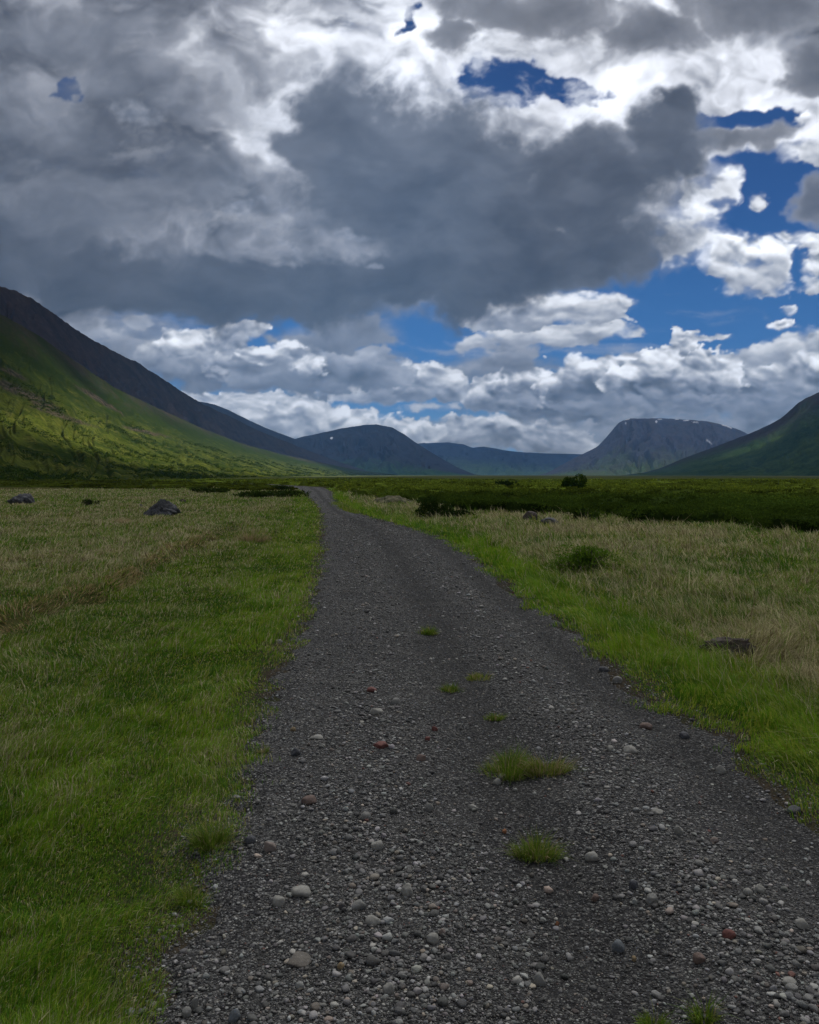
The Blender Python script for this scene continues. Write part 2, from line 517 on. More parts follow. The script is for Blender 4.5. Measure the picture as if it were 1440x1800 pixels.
def mountain(key, label, crest, foot, mat, cols=400, rows=90, power=1.3, gully=.05, gsc=40, rough=.012, seed=0, back=1.35, cliff=None, crestn=.004, snow=(), bare=()):
    """crest: (px, py, distance); foot: (px, distance)"""
    cp = np.array(crest, float)
    az, el = az_el(cp[:, 0], cp[:, 1])
    fa, _ = az_el(np.array([p[0] for p in foot], float), HORIZON)
    fd = np.array([p[1] for p in foot], float)
    A = np.linspace(az[0], az[-1], cols)
    # smooth the outline slightly so that it is not made of straight pieces
    E = np.interp(A, az, el); D = np.interp(A, az, cp[:, 2])
    k = max(3, cols // 60); ker = np.hanning(k + 2)[1:-1]; ker /= ker.sum()
    E = np.convolve(np.pad(E, (k // 2, k - 1 - k // 2), mode='edge'), ker, 'valid')
    D = np.convolve(np.pad(D, (k // 2, k - 1 - k // 2), mode='edge'), ker, 'valid')
    F0 = np.interp(A, fa, fd)
    s = np.concatenate([np.linspace(0, 1, rows), np.linspace(1, back, 14)[1:]])
    S, AA = np.meshgrid(s, A, indexing='ij')
    R = F0 + (D - F0) * S
    H = EYE + D * np.tan(E)
    sf = np.clip(S, 0, 1)
    prof = sf ** power
    if cliff is not None:
        c0, c1 = cliff                                   # steep band near the top: share of height gained above s = c0
        prof = np.where(sf < c0, (sf / c0) ** power * c1, c1 + (1 - c1) * np.sin((sf - c0) / (1 - c0) * np.pi / 2))
    Z = H * prof
    X = R * np.sin(AA); Y = R * np.cos(AA)
    arc = AA * D.mean()                                   # metres along the slope
    g = np.abs(fbm(arc / gsc + fbm(arc / gsc * .5, S * 3, seed + 2, 3) * .7, S * 1.3, seed, 5, .55))
    w = np.sin(np.clip(sf, 0, 1) * np.pi) ** .7
    Z = Z - H * gully * (1 - np.minimum(g * 2.2, 1)) * w
    Z = Z + H * rough * 2 * fbm(X / gsc * 2.5, Y / gsc * 2.5, seed + 5, 6, .6) * (w + .1)
    Z = Z + H * crestn * 2 * fbm(arc / gsc * 3, S * 0, seed + 9, 5, .6) * sm(.9, 1, sf)
    over = np.clip(S - 1, 0, None) / (back - 1)
    Z = np.where(S > 1, H * (1 - over ** 1.5 * 1.02), Z)
    Z = np.where(sf < .02, Z - 1.5, Z)
    n0, n1 = S.shape
    ii = np.arange(n0 * n1).reshape(n0, n1)
    q = np.stack([ii[:-1, :-1], ii[:-1, 1:], ii[1:, 1:], ii[1:, :-1]], -1).reshape(-1, 4)
    V = np.stack([X, Y, Z], -1).reshape(-1, 3)
    sn = np.zeros(S.shape); ba = np.zeros(S.shape)
    for kk_, (px, py, w_, h_, an) in enumerate(list(snow) + list(bare)):
        w_, h_ = w_ * .8, h_ * .8
        a0, e0 = az_el(px, py)
        el_ = np.arctan2(Z - EYE, R)
        dx = (AA - a0) * F_PX; dy = (el_ - e0) * F_PX
        c_, s_ = math.cos(an), math.sin(an)
        u = dx * c_ + dy * s_; v = -dx * s_ + dy * c_
        dd = 1 - np.hypot(u / w_, v / h_) + .5 * fbm(X / 40, Y / 40, seed + 31, 4)
        if kk_ < len(snow): sn = np.maximum(sn, sm(-.05, .15, dd) * (S <= 1.01))
        else: ba = np.maximum(ba, sm(-.2, .4, dd + .4 * fbm(X / 9, Y / 9, seed + 33, 4)))
    o = mesh_np("mountain", V, [q], mat, smooth=True, attrs={"rise": (sf).ravel(), "gully": (1 - np.minimum(g * 2.2, 1)).ravel(), "snow": sn.ravel(), "bare": ba.ravel()})
    tag(o, label=label, kind="structure")
    MOUNT[key] = (X[:rows], Y[:rows], Z[:rows], A)
    return o


def slope_material(name, low, mid, scree, rock, s0, s1, lowlight=(.10, .12, .03), scale=1.0, green_gully=.6, patch=.5, high=0.0):
    t = NT(name)
    p = pos(t)
    rise = t.attr("rise", "Fac"); gl = t.attr("gully", "Fac"); sn = t.attr("snow", "Fac")
    n1 = t.noise(p, .006 * scale, 6, .6); n2 = t.noise(p, .03 * scale, 5, .6); n3 = t.noise(p, .14 * scale, 4, .6)
    # short strips that run down the slope
    st = t.noise(t.scaled(p, (.05 * scale, .05 * scale, .006 * scale)), 1.0, 5, .62)
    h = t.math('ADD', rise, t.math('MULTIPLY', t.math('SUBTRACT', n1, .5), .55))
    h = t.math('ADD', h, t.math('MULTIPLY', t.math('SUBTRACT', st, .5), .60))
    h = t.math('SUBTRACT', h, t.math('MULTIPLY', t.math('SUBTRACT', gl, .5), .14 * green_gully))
    g = t.mix(t.mapr(t.math('ADD', t.math('MULTIPLY', n2, .6), t.math('MULTIPLY', n1, .4)), .42, .58), low, mid)
    g = t.mix(t.math('MULTIPLY', t.mapr(n3, .52, .70), patch), g, lowlight)
    dk = t.math('MULTIPLY', t.mapr(t.noise(p, .35 * scale, 3, .6), .5, .62), .55)
    g = t.mix(dk, g, tuple(c * .45 for c in low))
    g = t.mix(t.math('MULTIPLY', t.mapr(h, .46, .78), high), g, tuple(q * .8 for q in low))      # grass painted darker higher up, standing in for shade above the sunlit band
    r = t.mix(t.mapr(n2, .38, .66), scree, rock)
    r = t.mix(t.math('MULTIPLY', t.mapr(n3, .5, .7), .5), r, tuple(c * 1.5 for c in scree))
    c = t.mix(t.mapr(h, s0, s1), g, r)
    c = t.mix(t.math("MULTIPLY", t.attr("bare", "Fac"), .85), c, t.mix(t.mapr(n3, .4, .6), tuple(q * 1.9 for q in scree), tuple(q * .9 for q in rock)))
    c = t.mix(sn, c, (.48, .50, .54))
    b = t.bump(t.math('ADD', n3, t.math('MULTIPLY', n2, 2.5)), .35, 3.0 / scale)
    t.bsdf(c, 1.0, b, 0.0)
    return t.m


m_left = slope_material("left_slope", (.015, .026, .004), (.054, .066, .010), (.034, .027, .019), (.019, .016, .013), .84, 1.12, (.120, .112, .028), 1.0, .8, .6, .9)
m_scree = slope_material("scree_slope", (.012, .024, .005), (.020, .032, .007), (.028, .022, .020), (.014, .012, .013), .24, .52, (.05, .05, .02), .8, 1.2, .35)
m_dome_hill = slope_material("hill_slope", (.014, .036, .011), (.026, .050, .014), (.022, .020, .022), (.012, .012, .015), .20, .44, (.06, .10, .02), .5, 1.0, .4)
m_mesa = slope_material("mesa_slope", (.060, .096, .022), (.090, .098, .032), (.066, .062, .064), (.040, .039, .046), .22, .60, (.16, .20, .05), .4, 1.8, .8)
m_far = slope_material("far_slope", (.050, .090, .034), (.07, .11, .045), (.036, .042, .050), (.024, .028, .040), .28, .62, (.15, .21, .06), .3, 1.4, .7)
m_right = slope_material("right_slope", (.008, .020, .006), (.026, .044, .012), (.022, .020, .018), (.012, .011, .011), .70, .92, (.05, .062, .018), .9, .6, .4)

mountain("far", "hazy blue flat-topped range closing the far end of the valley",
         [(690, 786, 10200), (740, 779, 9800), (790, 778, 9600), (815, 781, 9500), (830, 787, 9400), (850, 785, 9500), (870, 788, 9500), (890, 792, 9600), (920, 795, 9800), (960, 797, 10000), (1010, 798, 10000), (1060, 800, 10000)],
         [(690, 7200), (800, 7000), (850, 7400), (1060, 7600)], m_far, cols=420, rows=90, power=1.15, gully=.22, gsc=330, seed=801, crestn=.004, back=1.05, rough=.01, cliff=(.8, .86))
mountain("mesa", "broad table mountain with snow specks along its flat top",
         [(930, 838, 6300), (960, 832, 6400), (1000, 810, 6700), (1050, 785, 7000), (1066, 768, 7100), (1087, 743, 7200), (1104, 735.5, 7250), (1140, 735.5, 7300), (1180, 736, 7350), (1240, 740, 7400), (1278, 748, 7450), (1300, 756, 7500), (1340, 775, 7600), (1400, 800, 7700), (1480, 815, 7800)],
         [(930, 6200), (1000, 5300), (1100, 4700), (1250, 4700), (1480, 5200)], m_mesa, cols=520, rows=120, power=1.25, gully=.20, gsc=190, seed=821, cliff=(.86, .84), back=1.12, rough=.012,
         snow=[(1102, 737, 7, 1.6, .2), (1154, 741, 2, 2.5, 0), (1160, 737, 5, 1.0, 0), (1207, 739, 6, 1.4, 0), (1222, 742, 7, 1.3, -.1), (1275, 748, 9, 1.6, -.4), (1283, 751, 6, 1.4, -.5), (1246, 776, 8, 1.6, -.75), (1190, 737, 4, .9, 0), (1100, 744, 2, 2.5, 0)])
mountain("hill", "dark rounded hill with one small snow patch",
         [(470, 792, 4700), (505, 776, 4800), (530, 768, 4900), (560, 762, 5000), (600, 753, 5100), (640, 747, 5150), (662, 746, 5150), (690, 751.5, 5150), (710, 763, 5150), (730, 777, 5100), (750, 790, 5050), (780, 808, 5000), (805, 822, 4900), (835, 834, 4800), (870, 838, 4700)],
         [(470, 4200), (600, 3900), (700, 3700), (800, 3900), (870, 4600)], m_dome_hill, cols=460, rows=110, power=1.12, gully=.2, gsc=170, seed=841, rough=.012, snow=[(583, 770, 3, 2.2, .5)])
mountain("ridge", "narrow dark ridge showing behind the scree slope",
         [(300, 700, 4300), (355, 706, 4300), (380, 711.5, 4300), (400, 720, 4350), (425, 732, 4400), (460, 749, 4450), (490, 761, 4500), (515, 770, 4500), (560, 790, 4550), (620, 815, 4600), (680, 832, 4600)],
         [(300, 3600), (450, 3800), (680, 4400)], m_dome_hill, cols=300, rows=60, power=1.2, gully=.1, gsc=150, seed=861)
mountain("scree", "steep dark scree mountain with a cliff band at upper left",
         [(-520, 380, 1500), (-330, 400, 1500), (-150, 455, 1500), (-60, 480, 1500), (0, 504, 1500), (30, 512, 1540), (60, 527, 1580), (100, 555, 1640), (150, 590, 1720), (200, 617, 1820), (250, 642, 1930), (300, 675, 2080), (350, 707, 2250), (400, 730, 2450), (450, 755, 2700), (500, 775, 3000), (550, 795, 3400), (600, 813, 3800), (660, 832, 4100)],
         [(-520, 900), (0, 950), (200, 1150), (400, 1700), (600, 3100), (660, 3900)], m_scree, cols=700, rows=130, power=1.18, gully=.07, gsc=75, seed=881, rough=.012, crestn=.006)
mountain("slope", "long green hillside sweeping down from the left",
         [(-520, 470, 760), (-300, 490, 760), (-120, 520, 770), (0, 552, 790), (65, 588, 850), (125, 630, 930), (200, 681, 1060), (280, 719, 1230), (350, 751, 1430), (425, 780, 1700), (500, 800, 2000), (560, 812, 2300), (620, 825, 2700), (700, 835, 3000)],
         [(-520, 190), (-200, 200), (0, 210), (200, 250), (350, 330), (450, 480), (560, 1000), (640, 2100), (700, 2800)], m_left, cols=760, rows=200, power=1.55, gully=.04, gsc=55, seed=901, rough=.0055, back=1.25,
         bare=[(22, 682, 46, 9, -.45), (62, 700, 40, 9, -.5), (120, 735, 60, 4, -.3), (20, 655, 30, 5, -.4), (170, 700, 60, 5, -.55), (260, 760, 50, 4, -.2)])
mountain("right", "dark green mountainside rising at the right",
         [(1070, 838, 3500), (1130, 831, 3500), (1160, 823, 3450), (1200, 806, 3400), (1260, 784, 3350), (1320, 761, 3300), (1345, 750, 3280), (1370, 737, 3250), (1385, 725, 3220), (1400, 710, 3200), (1415, 700, 3180), (1440, 690, 3150), (1500, 655, 3100), (1600, 610, 3000), (1760, 570, 2900), (1960, 560, 2900)],
         [(1070, 3300), (1200, 2300), (1440, 1700), (1700, 1500), (1960, 1500)], m_right, cols=520, rows=120, power=1.15, gully=.06, gsc=100, seed=921, cliff=(.88, .84), snow=[(1404, 704, 6, 2, .5)])

# ------------------------------------------------------------------ sky: a cloud-covered dome; the sun reaches the ground only where the cover is open
RX, RZ = 20000.0, 4000.0


def lit_mask(gx, gy):
    """places on the valley side where the sun comes through"""
    X, Y, Z, A = MOUNT["slope"]
    k = math.cos(SUN_EL) / math.sin(SUN_EL)
    sx, sy = math.sin(SUN_AZ) * k, math.cos(SUN_AZ) * k
    best = np.full(gx.shape, -9.0)
    for px, s0, w0 in ((40, .37, 26), (120, .36, 46), (190, .38, 76), (260, .40, 110), (330, .44, 150), (400, .48, 200), (460, .50, 240), (520, .50, 280), (580, .5, 330)):
        j = int(np.argmin(abs(A - az_el(px, HORIZON)[0]))); i = int(s0 * (X.shape[0] - 1))
        cx = X[i, j] - Z[i, j] * sx; cy_ = Y[i, j] - Z[i, j] * sy
        best = np.maximum(best, 1 - np.hypot(gx - cx, gy - cy_) / w0)
    for cx, cy_, w0 in ((190, 4250, 170), (330, 4350, 170), (1150, 2600, 150), (1500, 4700, 260)):
        best = np.maximum(best, 1 - np.hypot(gx - cx, gy - cy_) / w0)
    n = fbm(gx / 130, gy / 130, 951, 5)
    return sm(-.25, .35, best + n * .55)


def build_sky():
    rgb, al = make_sky()
    az = np.radians(np.concatenate([np.linspace(-180, -60, 40)[:-1], np.linspace(-60, -38, 40)[:-1], np.arange(-38, 38, .07), np.linspace(38, 60, 40)[:-1], np.linspace(60, 180, 41)]))
    el = np.radians(np.concatenate([[-12, -6, -3, -2], np.arange(-1.2, 37, .07), np.arange(37, 62, .28), np.linspace(62, 90, 16)]))
    EL, AZ = np.meshgrid(el, az, indexing='ij')
    dx, dy, dz = np.sin(AZ) * np.cos(EL), np.cos(AZ) * np.cos(EL), np.sin(EL)
    t = 1 / np.sqrt((dx * dx + dy * dy) / RX ** 2 + dz * dz / RZ ** 2)
    X, Y, Z = dx * t, dy * t, dz * t + EYE
    c, s = math.cos(PITCH), math.sin(PITCH)
    fw = dy * c - dz * s; up = dy * s + dz * c
    ok = fw > .2
    fw_ = np.where(ok, fw, 1)
    px = np.where(ok, 720 + F_PX * dx / fw_, -9999); py = np.where(ok, 900 - F_PX * up / fw_, -9999)
    H, W = al.shape
    fx = np.clip((px - X0) / ST, 0, W - 1.001); fy = np.clip((py - Y0) / ST, 0, H - 1.001)
    ix, iy = fx.astype(int), fy.astype(int); ux, uy = fx - ix, fy - iy

    def samp(a):
        return (a[iy, ix] * (1 - ux) * (1 - uy) + a[iy, ix + 1] * ux * (1 - uy) + a[iy + 1, ix] * (1 - ux) * uy + a[iy + 1, ix + 1] * ux * uy)
    C = np.stack([samp(rgb[..., i]) for i in range(3)], -1); A = samp(al)
    inside = sm(0, 60, px - X0) * sm(0, 60, X1 - px) * sm(0, 90, py - Y0) * ok
    # the rest of the sky: a broken grey layer, brightest around the hidden sun
    q = fbm(dx / (dz + .35) * 1.6 + 5, dy / (dz + .35) * 1.6, 961, 7, .55)
    cosd = dx * SUN_DIR.x + dy * SUN_DIR.y + dz * SUN_DIR.z
    base = SKY_BACK + SKY_GLOW * np.exp(-(1 - cosd) / .06) + q * .10 * 1.6
    G = np.clip(base, .08, 2.0)[..., None] * np.array([.97, .99, 1.06])
    C = C / 2 ** EXPOSURE * inside[..., None] + G * (1 - inside[..., None])
    k = math.cos(SUN_EL) / math.sin(SUN_EL)
    gx, gy = X - Z * math.sin(SUN_AZ) * k, Y - Z * math.cos(SUN_AZ) * k
    thin = .03 + .15 * sm(420, 120, np.hypot(gx, gy)) * (1 + .3 * fbm(gx / 90, gy / 90, 971, 3))          # cover thinned out of view, shaped to add some direct sun around the camera
    A2 = (1 - thin) * (1 - lit_mask(gx, gy) * (dz > .3))
    C = C * (1 + .09 * inside[..., None]); A = A * .91 * inside + A2 * (1 - inside)   # cover held below full to add sun that models the far slopes
    n0, n1 = A.shape
    ii = np.arange(n0 * n1).reshape(n0, n1)
    qf = np.stack([ii[:-1, :-1], ii[1:, :-1], ii[1:, 1:], ii[:-1, 1:]], -1).reshape(-1, 4)
    # rgb of the raster is premultiplied by cover
    Af = A.ravel()
    mul = np.where(inside > .5, 1 / np.maximum(A, .02) * .91, 1.0)
    C = np.clip(C * mul[..., None], 0, 2.5)
    t_ = NT("cloud_cover")
    em = t_.n("ShaderNodeEmission", i_Color=t_.attr("cloud"), i_Strength=1.0)
    tr = t_.n("ShaderNodeBsdfTransparent")
    mx = t_.n("ShaderNodeMixShader", i_0=t_.attr("cover", "Fac"), i_1=tr.outputs[0], i_2=em.outputs[0])
    t_.t.links.new(mx.outputs[0], t_.out.inputs[0])
    t_.m.cycles.emission_sampling = 'NONE'
    o = mesh_np("sky", np.stack([X, Y, Z], -1), [qf], t_.m, smooth=True, attrs={"cloud": C.reshape(-1, 3), "cover": Af})
    tag(o, label="broken grey and white clouds with blue gaps", kind="structure")


SKY_BACK, SKY_GLOW = .24, 1.9
build_sky()

# ------------------------------------------------------------------ ground sheet
def build_ground():
    az = np.concatenate([np.linspace(-180, -36, 70)[:-1], np.linspace(-36, 36, 420)[:-1], np.linspace(36, 180, 70)])
    az = np.radians(az[:-1])
    r = np.concatenate([[0.0], .5 * 1.028 ** np.arange(0, 362)])
    r = np.append(r[r < 10400], 10400)
    R, A = np.meshgrid(r[1:], az, indexing='ij')
    X, Y = R * np.sin(A), R * np.cos(A)
    Z = ground_z(X, Y)
    Z = np.where(R > 900, Z * 0, Z)
    V = np.concatenate([[[0, 0, 0]], np.stack([X, Y, Z], -1).reshape(-1, 3)])
    n0, n1 = X.shape
    ii = 1 + np.arange(n0 * n1).reshape(n0, n1)
    jj = np.roll(ii, -1, axis=1)
    q = np.stack([ii[:-1], ii[1:], jj[1:], jj[:-1]], -1).reshape(-1, 4)
    tri = np.stack([np.zeros(n1, int), ii[0], jj[0]], -1)
    x, y = V[:, 0], V[:, 1]
    hz = heath(x, y); lu = lush(x, y)
    t = NT("turf_and_soil")
    p = pos(t)
    hA = t.attr("heath", "Fac"); lA = t.attr("lush", "Fac")
    n1_ = t.noise(p, .35, 5, .6); n2 = t.noise(p, 2.6, 5, .65); n3 = t.noise(p, 22, 4, .7)
    straw = t.mix(t.mapr(n1_, .35, .65), (.070, .064, .028), (.040, .046, .014))
    straw = t.mix(t.math('MULTIPLY', t.mapr(n2, .45, .7), .6), straw, (.060, .070, .020))
    green = t.mix(t.mapr(n2, .35, .65), (.018, .034, .005), (.030, .045, .008))
    c = t.mix(lA, straw, green)
    c = t.mix(t.math('MULTIPLY', t.mapr(n3, .45, .65), .7), c, (.030, .028, .014))
    c = t.mix(t.math('MULTIPLY', t.attr('verge', 'Fac'), t.mapr(n2, .25, .5)), c, t.mix(t.mapr(n3, .35, .65), (.050, .040, .028), (.030, .028, .022)))
    # scrubby flats further off, in bands that the flat view stretches
    f1 = t.noise(t.scaled(p, (.006, .014, .01)), 1.0, 7, .62); f2 = t.noise(p, .09, 5, .65)
    sc = t.mix(t.mapr(f2, .38, .62), (.030, .046, .008), (.070, .090, .016))
    sc = t.mix(t.math('MULTIPLY', t.mapr(f1, .50, .60), .8), sc, (.085, .085, .040))
    dist = t.n("ShaderNodeVectorMath", operation='LENGTH', i_0=p).outputs["Value"]
    fy = t.mapr(dist, 250, 700)
    far = t.mix(t.mapr(t.noise(t.scaled(p, (.0012, .0045, .01)), 1.0, 6, .6), .46, .56), (.026, .038, .014), (.095, .10, .045))
    sc = t.mix(fy, sc, far)
    c = t.mix(hA, c, sc)
    t.bsdf(c, 1.0, t.bump(t.math('ADD', n3, t.math('MULTIPLY', n2, 2)), .6, .05), 0.0)
    o = mesh_np("ground", V, [tri, q], t.m, smooth=True, attrs={"heath": hz, "lush": lu, "verge": sm(-.38, -.10, road_in(x, y)) * (y < 170)})
    tag(o, label="grassy valley floor", kind="structure")


build_ground()


# ------------------------------------------------------------------ gravel road
def road_z(x, y):
    w = XR(y) - XL(y)
    u = (x - XL(y)) / w
    e = np.minimum(u, 1 - u) * w
    z = .012 + .035 * sm(0, 1.2, e) - .040 * np.exp(-((u - .49) / .10) ** 2) - .025 * np.exp(-((u - .87) / .07) ** 2) + .015 * np.exp(-((u - .67) / .08) ** 2)
    z = z + .012 * fbm(x / .8, y / 1.1, 1001, 5) + .02 * fbm(x / 4, y / 5, 1011, 3)
    ed = e + .22 * fbm(x / .5, y / .5, 1021, 4) + .10 * fbm(x / .13, y / .13, 1023, 3) - .05
    z = z + ground_z(x, y) * .0 - sm(.08, -.30, ed) * .13
    return z


def build_road():
    ys = np.concatenate([np.linspace(-8, .6, 20)[:-1], .6 * 1.0115 ** np.arange(0, 500)])
    ys = ys[ys < 176]
    us = np.linspace(-.22, 1.22, 110)
    U, Yg = np.meshgrid(us, ys)
    l, r = XL(Yg), XR(Yg)
    X = l + (r - l) * U
    Z = road_z(X, Yg)
    n0, n1 = X.shape
    ii = np.arange(n0 * n1).reshape(n0, n1)
    q = np.stack([ii[:-1, :-1], ii[:-1, 1:], ii[1:, 1:], ii[1:, :-1]], -1).reshape(-1, 4)
    t = NT("road_gravel")
    p = pos(t)
    v1 = t.voro(p, 95); v2 = t.voro(p, 38); v3 = t.voro(p, 210)
    g1 = t.n("ShaderNodeSeparateColor", i_0=v1.outputs["Color"]).outputs[0]
    g2 = t.n("ShaderNodeSeparateColor", i_0=v2.outputs["Color"]).outputs[1]
    c = t.ramp(g1, [(0, (.008, .008, .008)), (.45, (.052, .053, .053)), (.8, (.14, .14, .135)), (1, (.34, .34, .325))])
    c2 = t.ramp(g2, [(0, (.016, .016, .016)), (.6, (.085, .085, .083)), (1, (.30, .29, .265))])
    c = t.mix(t.math('LESS_THAN', v2.outputs["Distance"], .35), c, c2)
    edge = t.mapr(v1.outputs["Distance"], .25, .62)
    c = t.mix(t.math('MULTIPLY', edge, .6), c, (.012, .012, .014))
    u = t.attr("across", "Fac")
    lane = t.math('MULTIPLY', t.math('MAXIMUM', t.mapr(t.math('ABSOLUTE', t.math('SUBTRACT', u, .49)), .13, .03), t.mapr(t.math('ABSOLUTE', t.math('SUBTRACT', u, .87)), .09, .02)), .5)
    big = t.noise(p, .9, 4, .6)
    pale = t.mapr(t.noise(p, 2.2, 5, .65), .45, .70)
    c = t.mix(t.math('MULTIPLY', pale, .25), c, (.14, .137, .126))
    c = t.mix(t.math('MULTIPLY', t.mapr(big, .45, .68), .35), c, (.035, .035, .038))
    c = t.mix(lane, c, (.020, .020, .020))
    h = t.math('ADD', t.math('MULTIPLY', t.math('SUBTRACT', 1.0, v1.outputs["Distance"]), 1.0), t.math('MULTIPLY', t.math('SUBTRACT', 1.0, v2.outputs["Distance"]), 1.6))
    h = t.math('ADD', h, t.math('MULTIPLY', t.math('SUBTRACT', 1.0, v3.outputs["Distance"]), .4))
    t.bsdf(c, 1.0, t.bump(h, .8, .012), .08)
    o = mesh_np("gravel_road", np.stack([X, Yg, Z], -1), [q], t.m, smooth=True, attrs={"across": np.clip(U, 0, 1).ravel()})
    tag(o, label="grey gravel track curving away to the left", kind="structure")


build_road()


def surf_z(x, y):
    return np.maximum(ground_z(x, y), np.where(road_in(x, y) > -.6, road_z(x, y), -9))


# ------------------------------------------------------------------ loose gravel
def ico(level):
    import bmesh
    bm = bmesh.new()
    bmesh.ops.create_icosphere(bm, subdivisions=level, radius=1)
    v = np.array([x.co[:] for x in bm.verts]); f = np.array([[a.index for a in x.verts] for x in bm.faces])
    bm.free()
    return v, f


def stone_shape(v, seed, lump=.25, cut=5):
    g = np.random.default_rng(seed)
    d = v.copy()
    for _ in range(cut):                                  # a few flattened faces
        n = g.normal(size=3); n /= np.linalg.norm(n)
        h = g.uniform(.55, .9)
        k = d @ n
        d = d - np.clip(k - h, 0, None)[:, None] * n * .85
    n = fbm(v[:, 0] * 1.3 + seed, v[:, 1] * 1.3 + v[:, 2] * 1.1, seed, 3)
    return d * (1 + lump * n)[:, None]


def scatter_stones(name, x, y, size, level, nvar, mat, seed, flat=(.34, .72), sink=.25, tintf=None):
    v0, f0 = ico(level)
    shapes = [stone_shape(v0, seed + i, .32, 9) for i in range(nvar)]
    S = np.stack(shapes)
    g = np.random.default_rng(seed)
    n = len(x)
    idx = g.integers(0, nvar, n)
    P = S[idx]                                            # n, k, 3
    sc = np.stack([np.ones(n), g.uniform(.62, 1, n), g.uniform(*flat, n)], -1) * size[:, None]
    P = P * sc[:, None, :]
    tx = g.normal(0, .18, n)
    P = np.stack([P[..., 0], P[..., 1] * np.cos(tx)[:, None] - P[..., 2] * np.sin(tx)[:, None], P[..., 1] * np.sin(tx)[:, None] + P[..., 2] * np.cos(tx)[:, None]], -1)
    a = g.uniform(0, 2 * np.pi, n)
    c, s = np.cos(a)[:, None], np.sin(a)[:, None]
    P = np.stack([P[..., 0] * c - P[..., 1] * s, P[..., 0] * s + P[..., 1] * c, P[..., 2]], -1)
    z = surf_z(x, y) + sc[:, 2] * (1 - 2 * sink) * .8
    P = P + np.stack([x, y, z], -1)[:, None, :]
    k = v0.shape[0]
    F = f0[None] + (np.arange(n) * k)[:, None, None]
    tint = tintf(n, g)
    T = np.repeat(tint, k, axis=0)
    return mesh_np(name, P.reshape(-1, 3), [F.reshape(-1, 3)], mat, colors=T, smooth=True)


def stone_tints(n, g, lo=.016, hi=.36):
    b = lo + (hi - lo) * g.beta(1.0, 3.5, n)
    c = b[:, None] * np.array([1.0, .99, .94]) * (1 + g.normal(0, .03, (n, 3)))
    k = g.random(n)
    warm = k < .10
    c[warm] *= np.array([1.15, 1.0, .85])
    red = k > .994
    c[red] = np.array([.13, .05, .035]) * g.uniform(.6, 1.3, (red.sum(), 1))
    pale = (k > .97) & ~red
    c[pale] = np.array([.30, .29, .26]) * g.uniform(.8, 1.2, (pale.sum(), 1))
    return np.clip(c, .01, .5)


def stone_material(name):
    t = NT(name)
    p = pos(t)
    n = t.noise(p, 160, 4, .65); n2 = t.noise(p, 40, 3, .6)
    c = t.mix(t.mapr(n, .3, .75), t.mix(.45, t.attr("tint"), (0, 0, 0)), t.mix(.35, t.attr("tint"), (.26, .26, .25)))
    c = t.mix(.5, t.attr("tint"), c)
    t.bsdf(c, .82, t.bump(t.math('ADD', n, n2), .35, .004), .3)
    return t.m


m_stone = stone_material("river_stone")


def pick(n, r0, r1, amax=33, seed=0, pw=0.0):
    g = np.random.default_rng(seed)
    r = np.exp(g.uniform(math.log(r0), math.log(r1), n))
    a = np.radians(g.uniform(-amax, amax, n))
    return r * np.sin(a), r * np.cos(a)


def lanes(ru):
    """(worn lanes, stony bands) across the track"""
    worn = np.exp(-((ru - .49) / .09) ** 2) + .7 * np.exp(-((ru - .86) / .07) ** 2) + .5 * np.exp(-((ru - .09) / .05) ** 2)
    stony = np.exp(-((ru - .27) / .10) ** 2) + 1.1 * np.exp(-((ru - .67) / .08) ** 2)
    return np.clip(worn, 0, 1), np.clip(stony, 0, 1.2)


def build_gravel():
    x, y = pick(330000, 2.0, 30, 33, 71)
    e = road_in(x, y)
    g = np.random.default_rng(72)
    ru = (x - XL(y)) / (XR(y) - XL(y))
    track, stony = lanes(ru + .03 * fbm(x / 1.5, y / 3, 1033, 3))
    keep = g.random(len(x)) < sm(-.25, .12, e + .12 * fbm(x / .3, y / .3, 1031, 3)) * (1 - .35 * track)
    x, y = x[keep], y[keep]
    r = np.hypot(x, y)
    size = (.0022 + .0045 * g.beta(1.3, 4, len(x))) * np.maximum(1, r / 3.4) ** .85
    o = scatter_stones("fine_gravel", x, y, size, 1, 10, m_stone, 73, sink=.2, tintf=stone_tints)
    tag(o, label="fine dark gravel covering the track", kind="stuff")
    x, y = pick(82000, 2.0, 60, 33, 75)
    e = road_in(x, y)
    ru = (x - XL(y)) / (XR(y) - XL(y))
    track, stony = lanes(ru + .03 * fbm(x / 1.5, y / 3, 1033, 3))
    cl = sm(-.25, .45, fbm(x / .7, y / .9, 1041, 4))
    keep = g.random(len(x)) < sm(-.2, .2, e) * (1 - .62 * track) * np.clip(.26 + .45 * cl + .5 * stony + .15 * sm(6, 12, np.hypot(x, y)), 0, 1)
    x, y = x[keep], y[keep]
    r = np.hypot(x, y)
    size = (.0055 + .022 * g.beta(.8, 6.0, len(x)) * (1 + .4 * stony[keep])) * np.maximum(1, r / 4.5) ** .5
    o = scatter_stones("gravel", x, y, size, 2, 14, m_stone, 77, sink=.18, tintf=lambda n, g: stone_tints(n, g, .035, .48))
    tag(o, label="rounded grey pebbles strewn over the track", kind="stuff")


build_gravel()

# ------------------------------------------------------------------ grass
def leaf_material(name, rough=.6, trans=.35, spec=.10):
    t = NT(name)
    at = t.attr("tint")
    d = t.n("ShaderNodeBsdfPrincipled")
    t.put(d.inputs["Base Color"], at); t.put(d.inputs["Roughness"], rough); t.put(d.inputs["Specular IOR Level"], spec)
    tr = t.n("ShaderNodeBsdfTranslucent", i_Color=at)
    mx = t.n("ShaderNodeMixShader", i_0=trans, i_1=d.outputs[0], i_2=tr.outputs[0])
    t.t.links.new(mx.outputs[0], t.out.inputs[0])
    return t.m


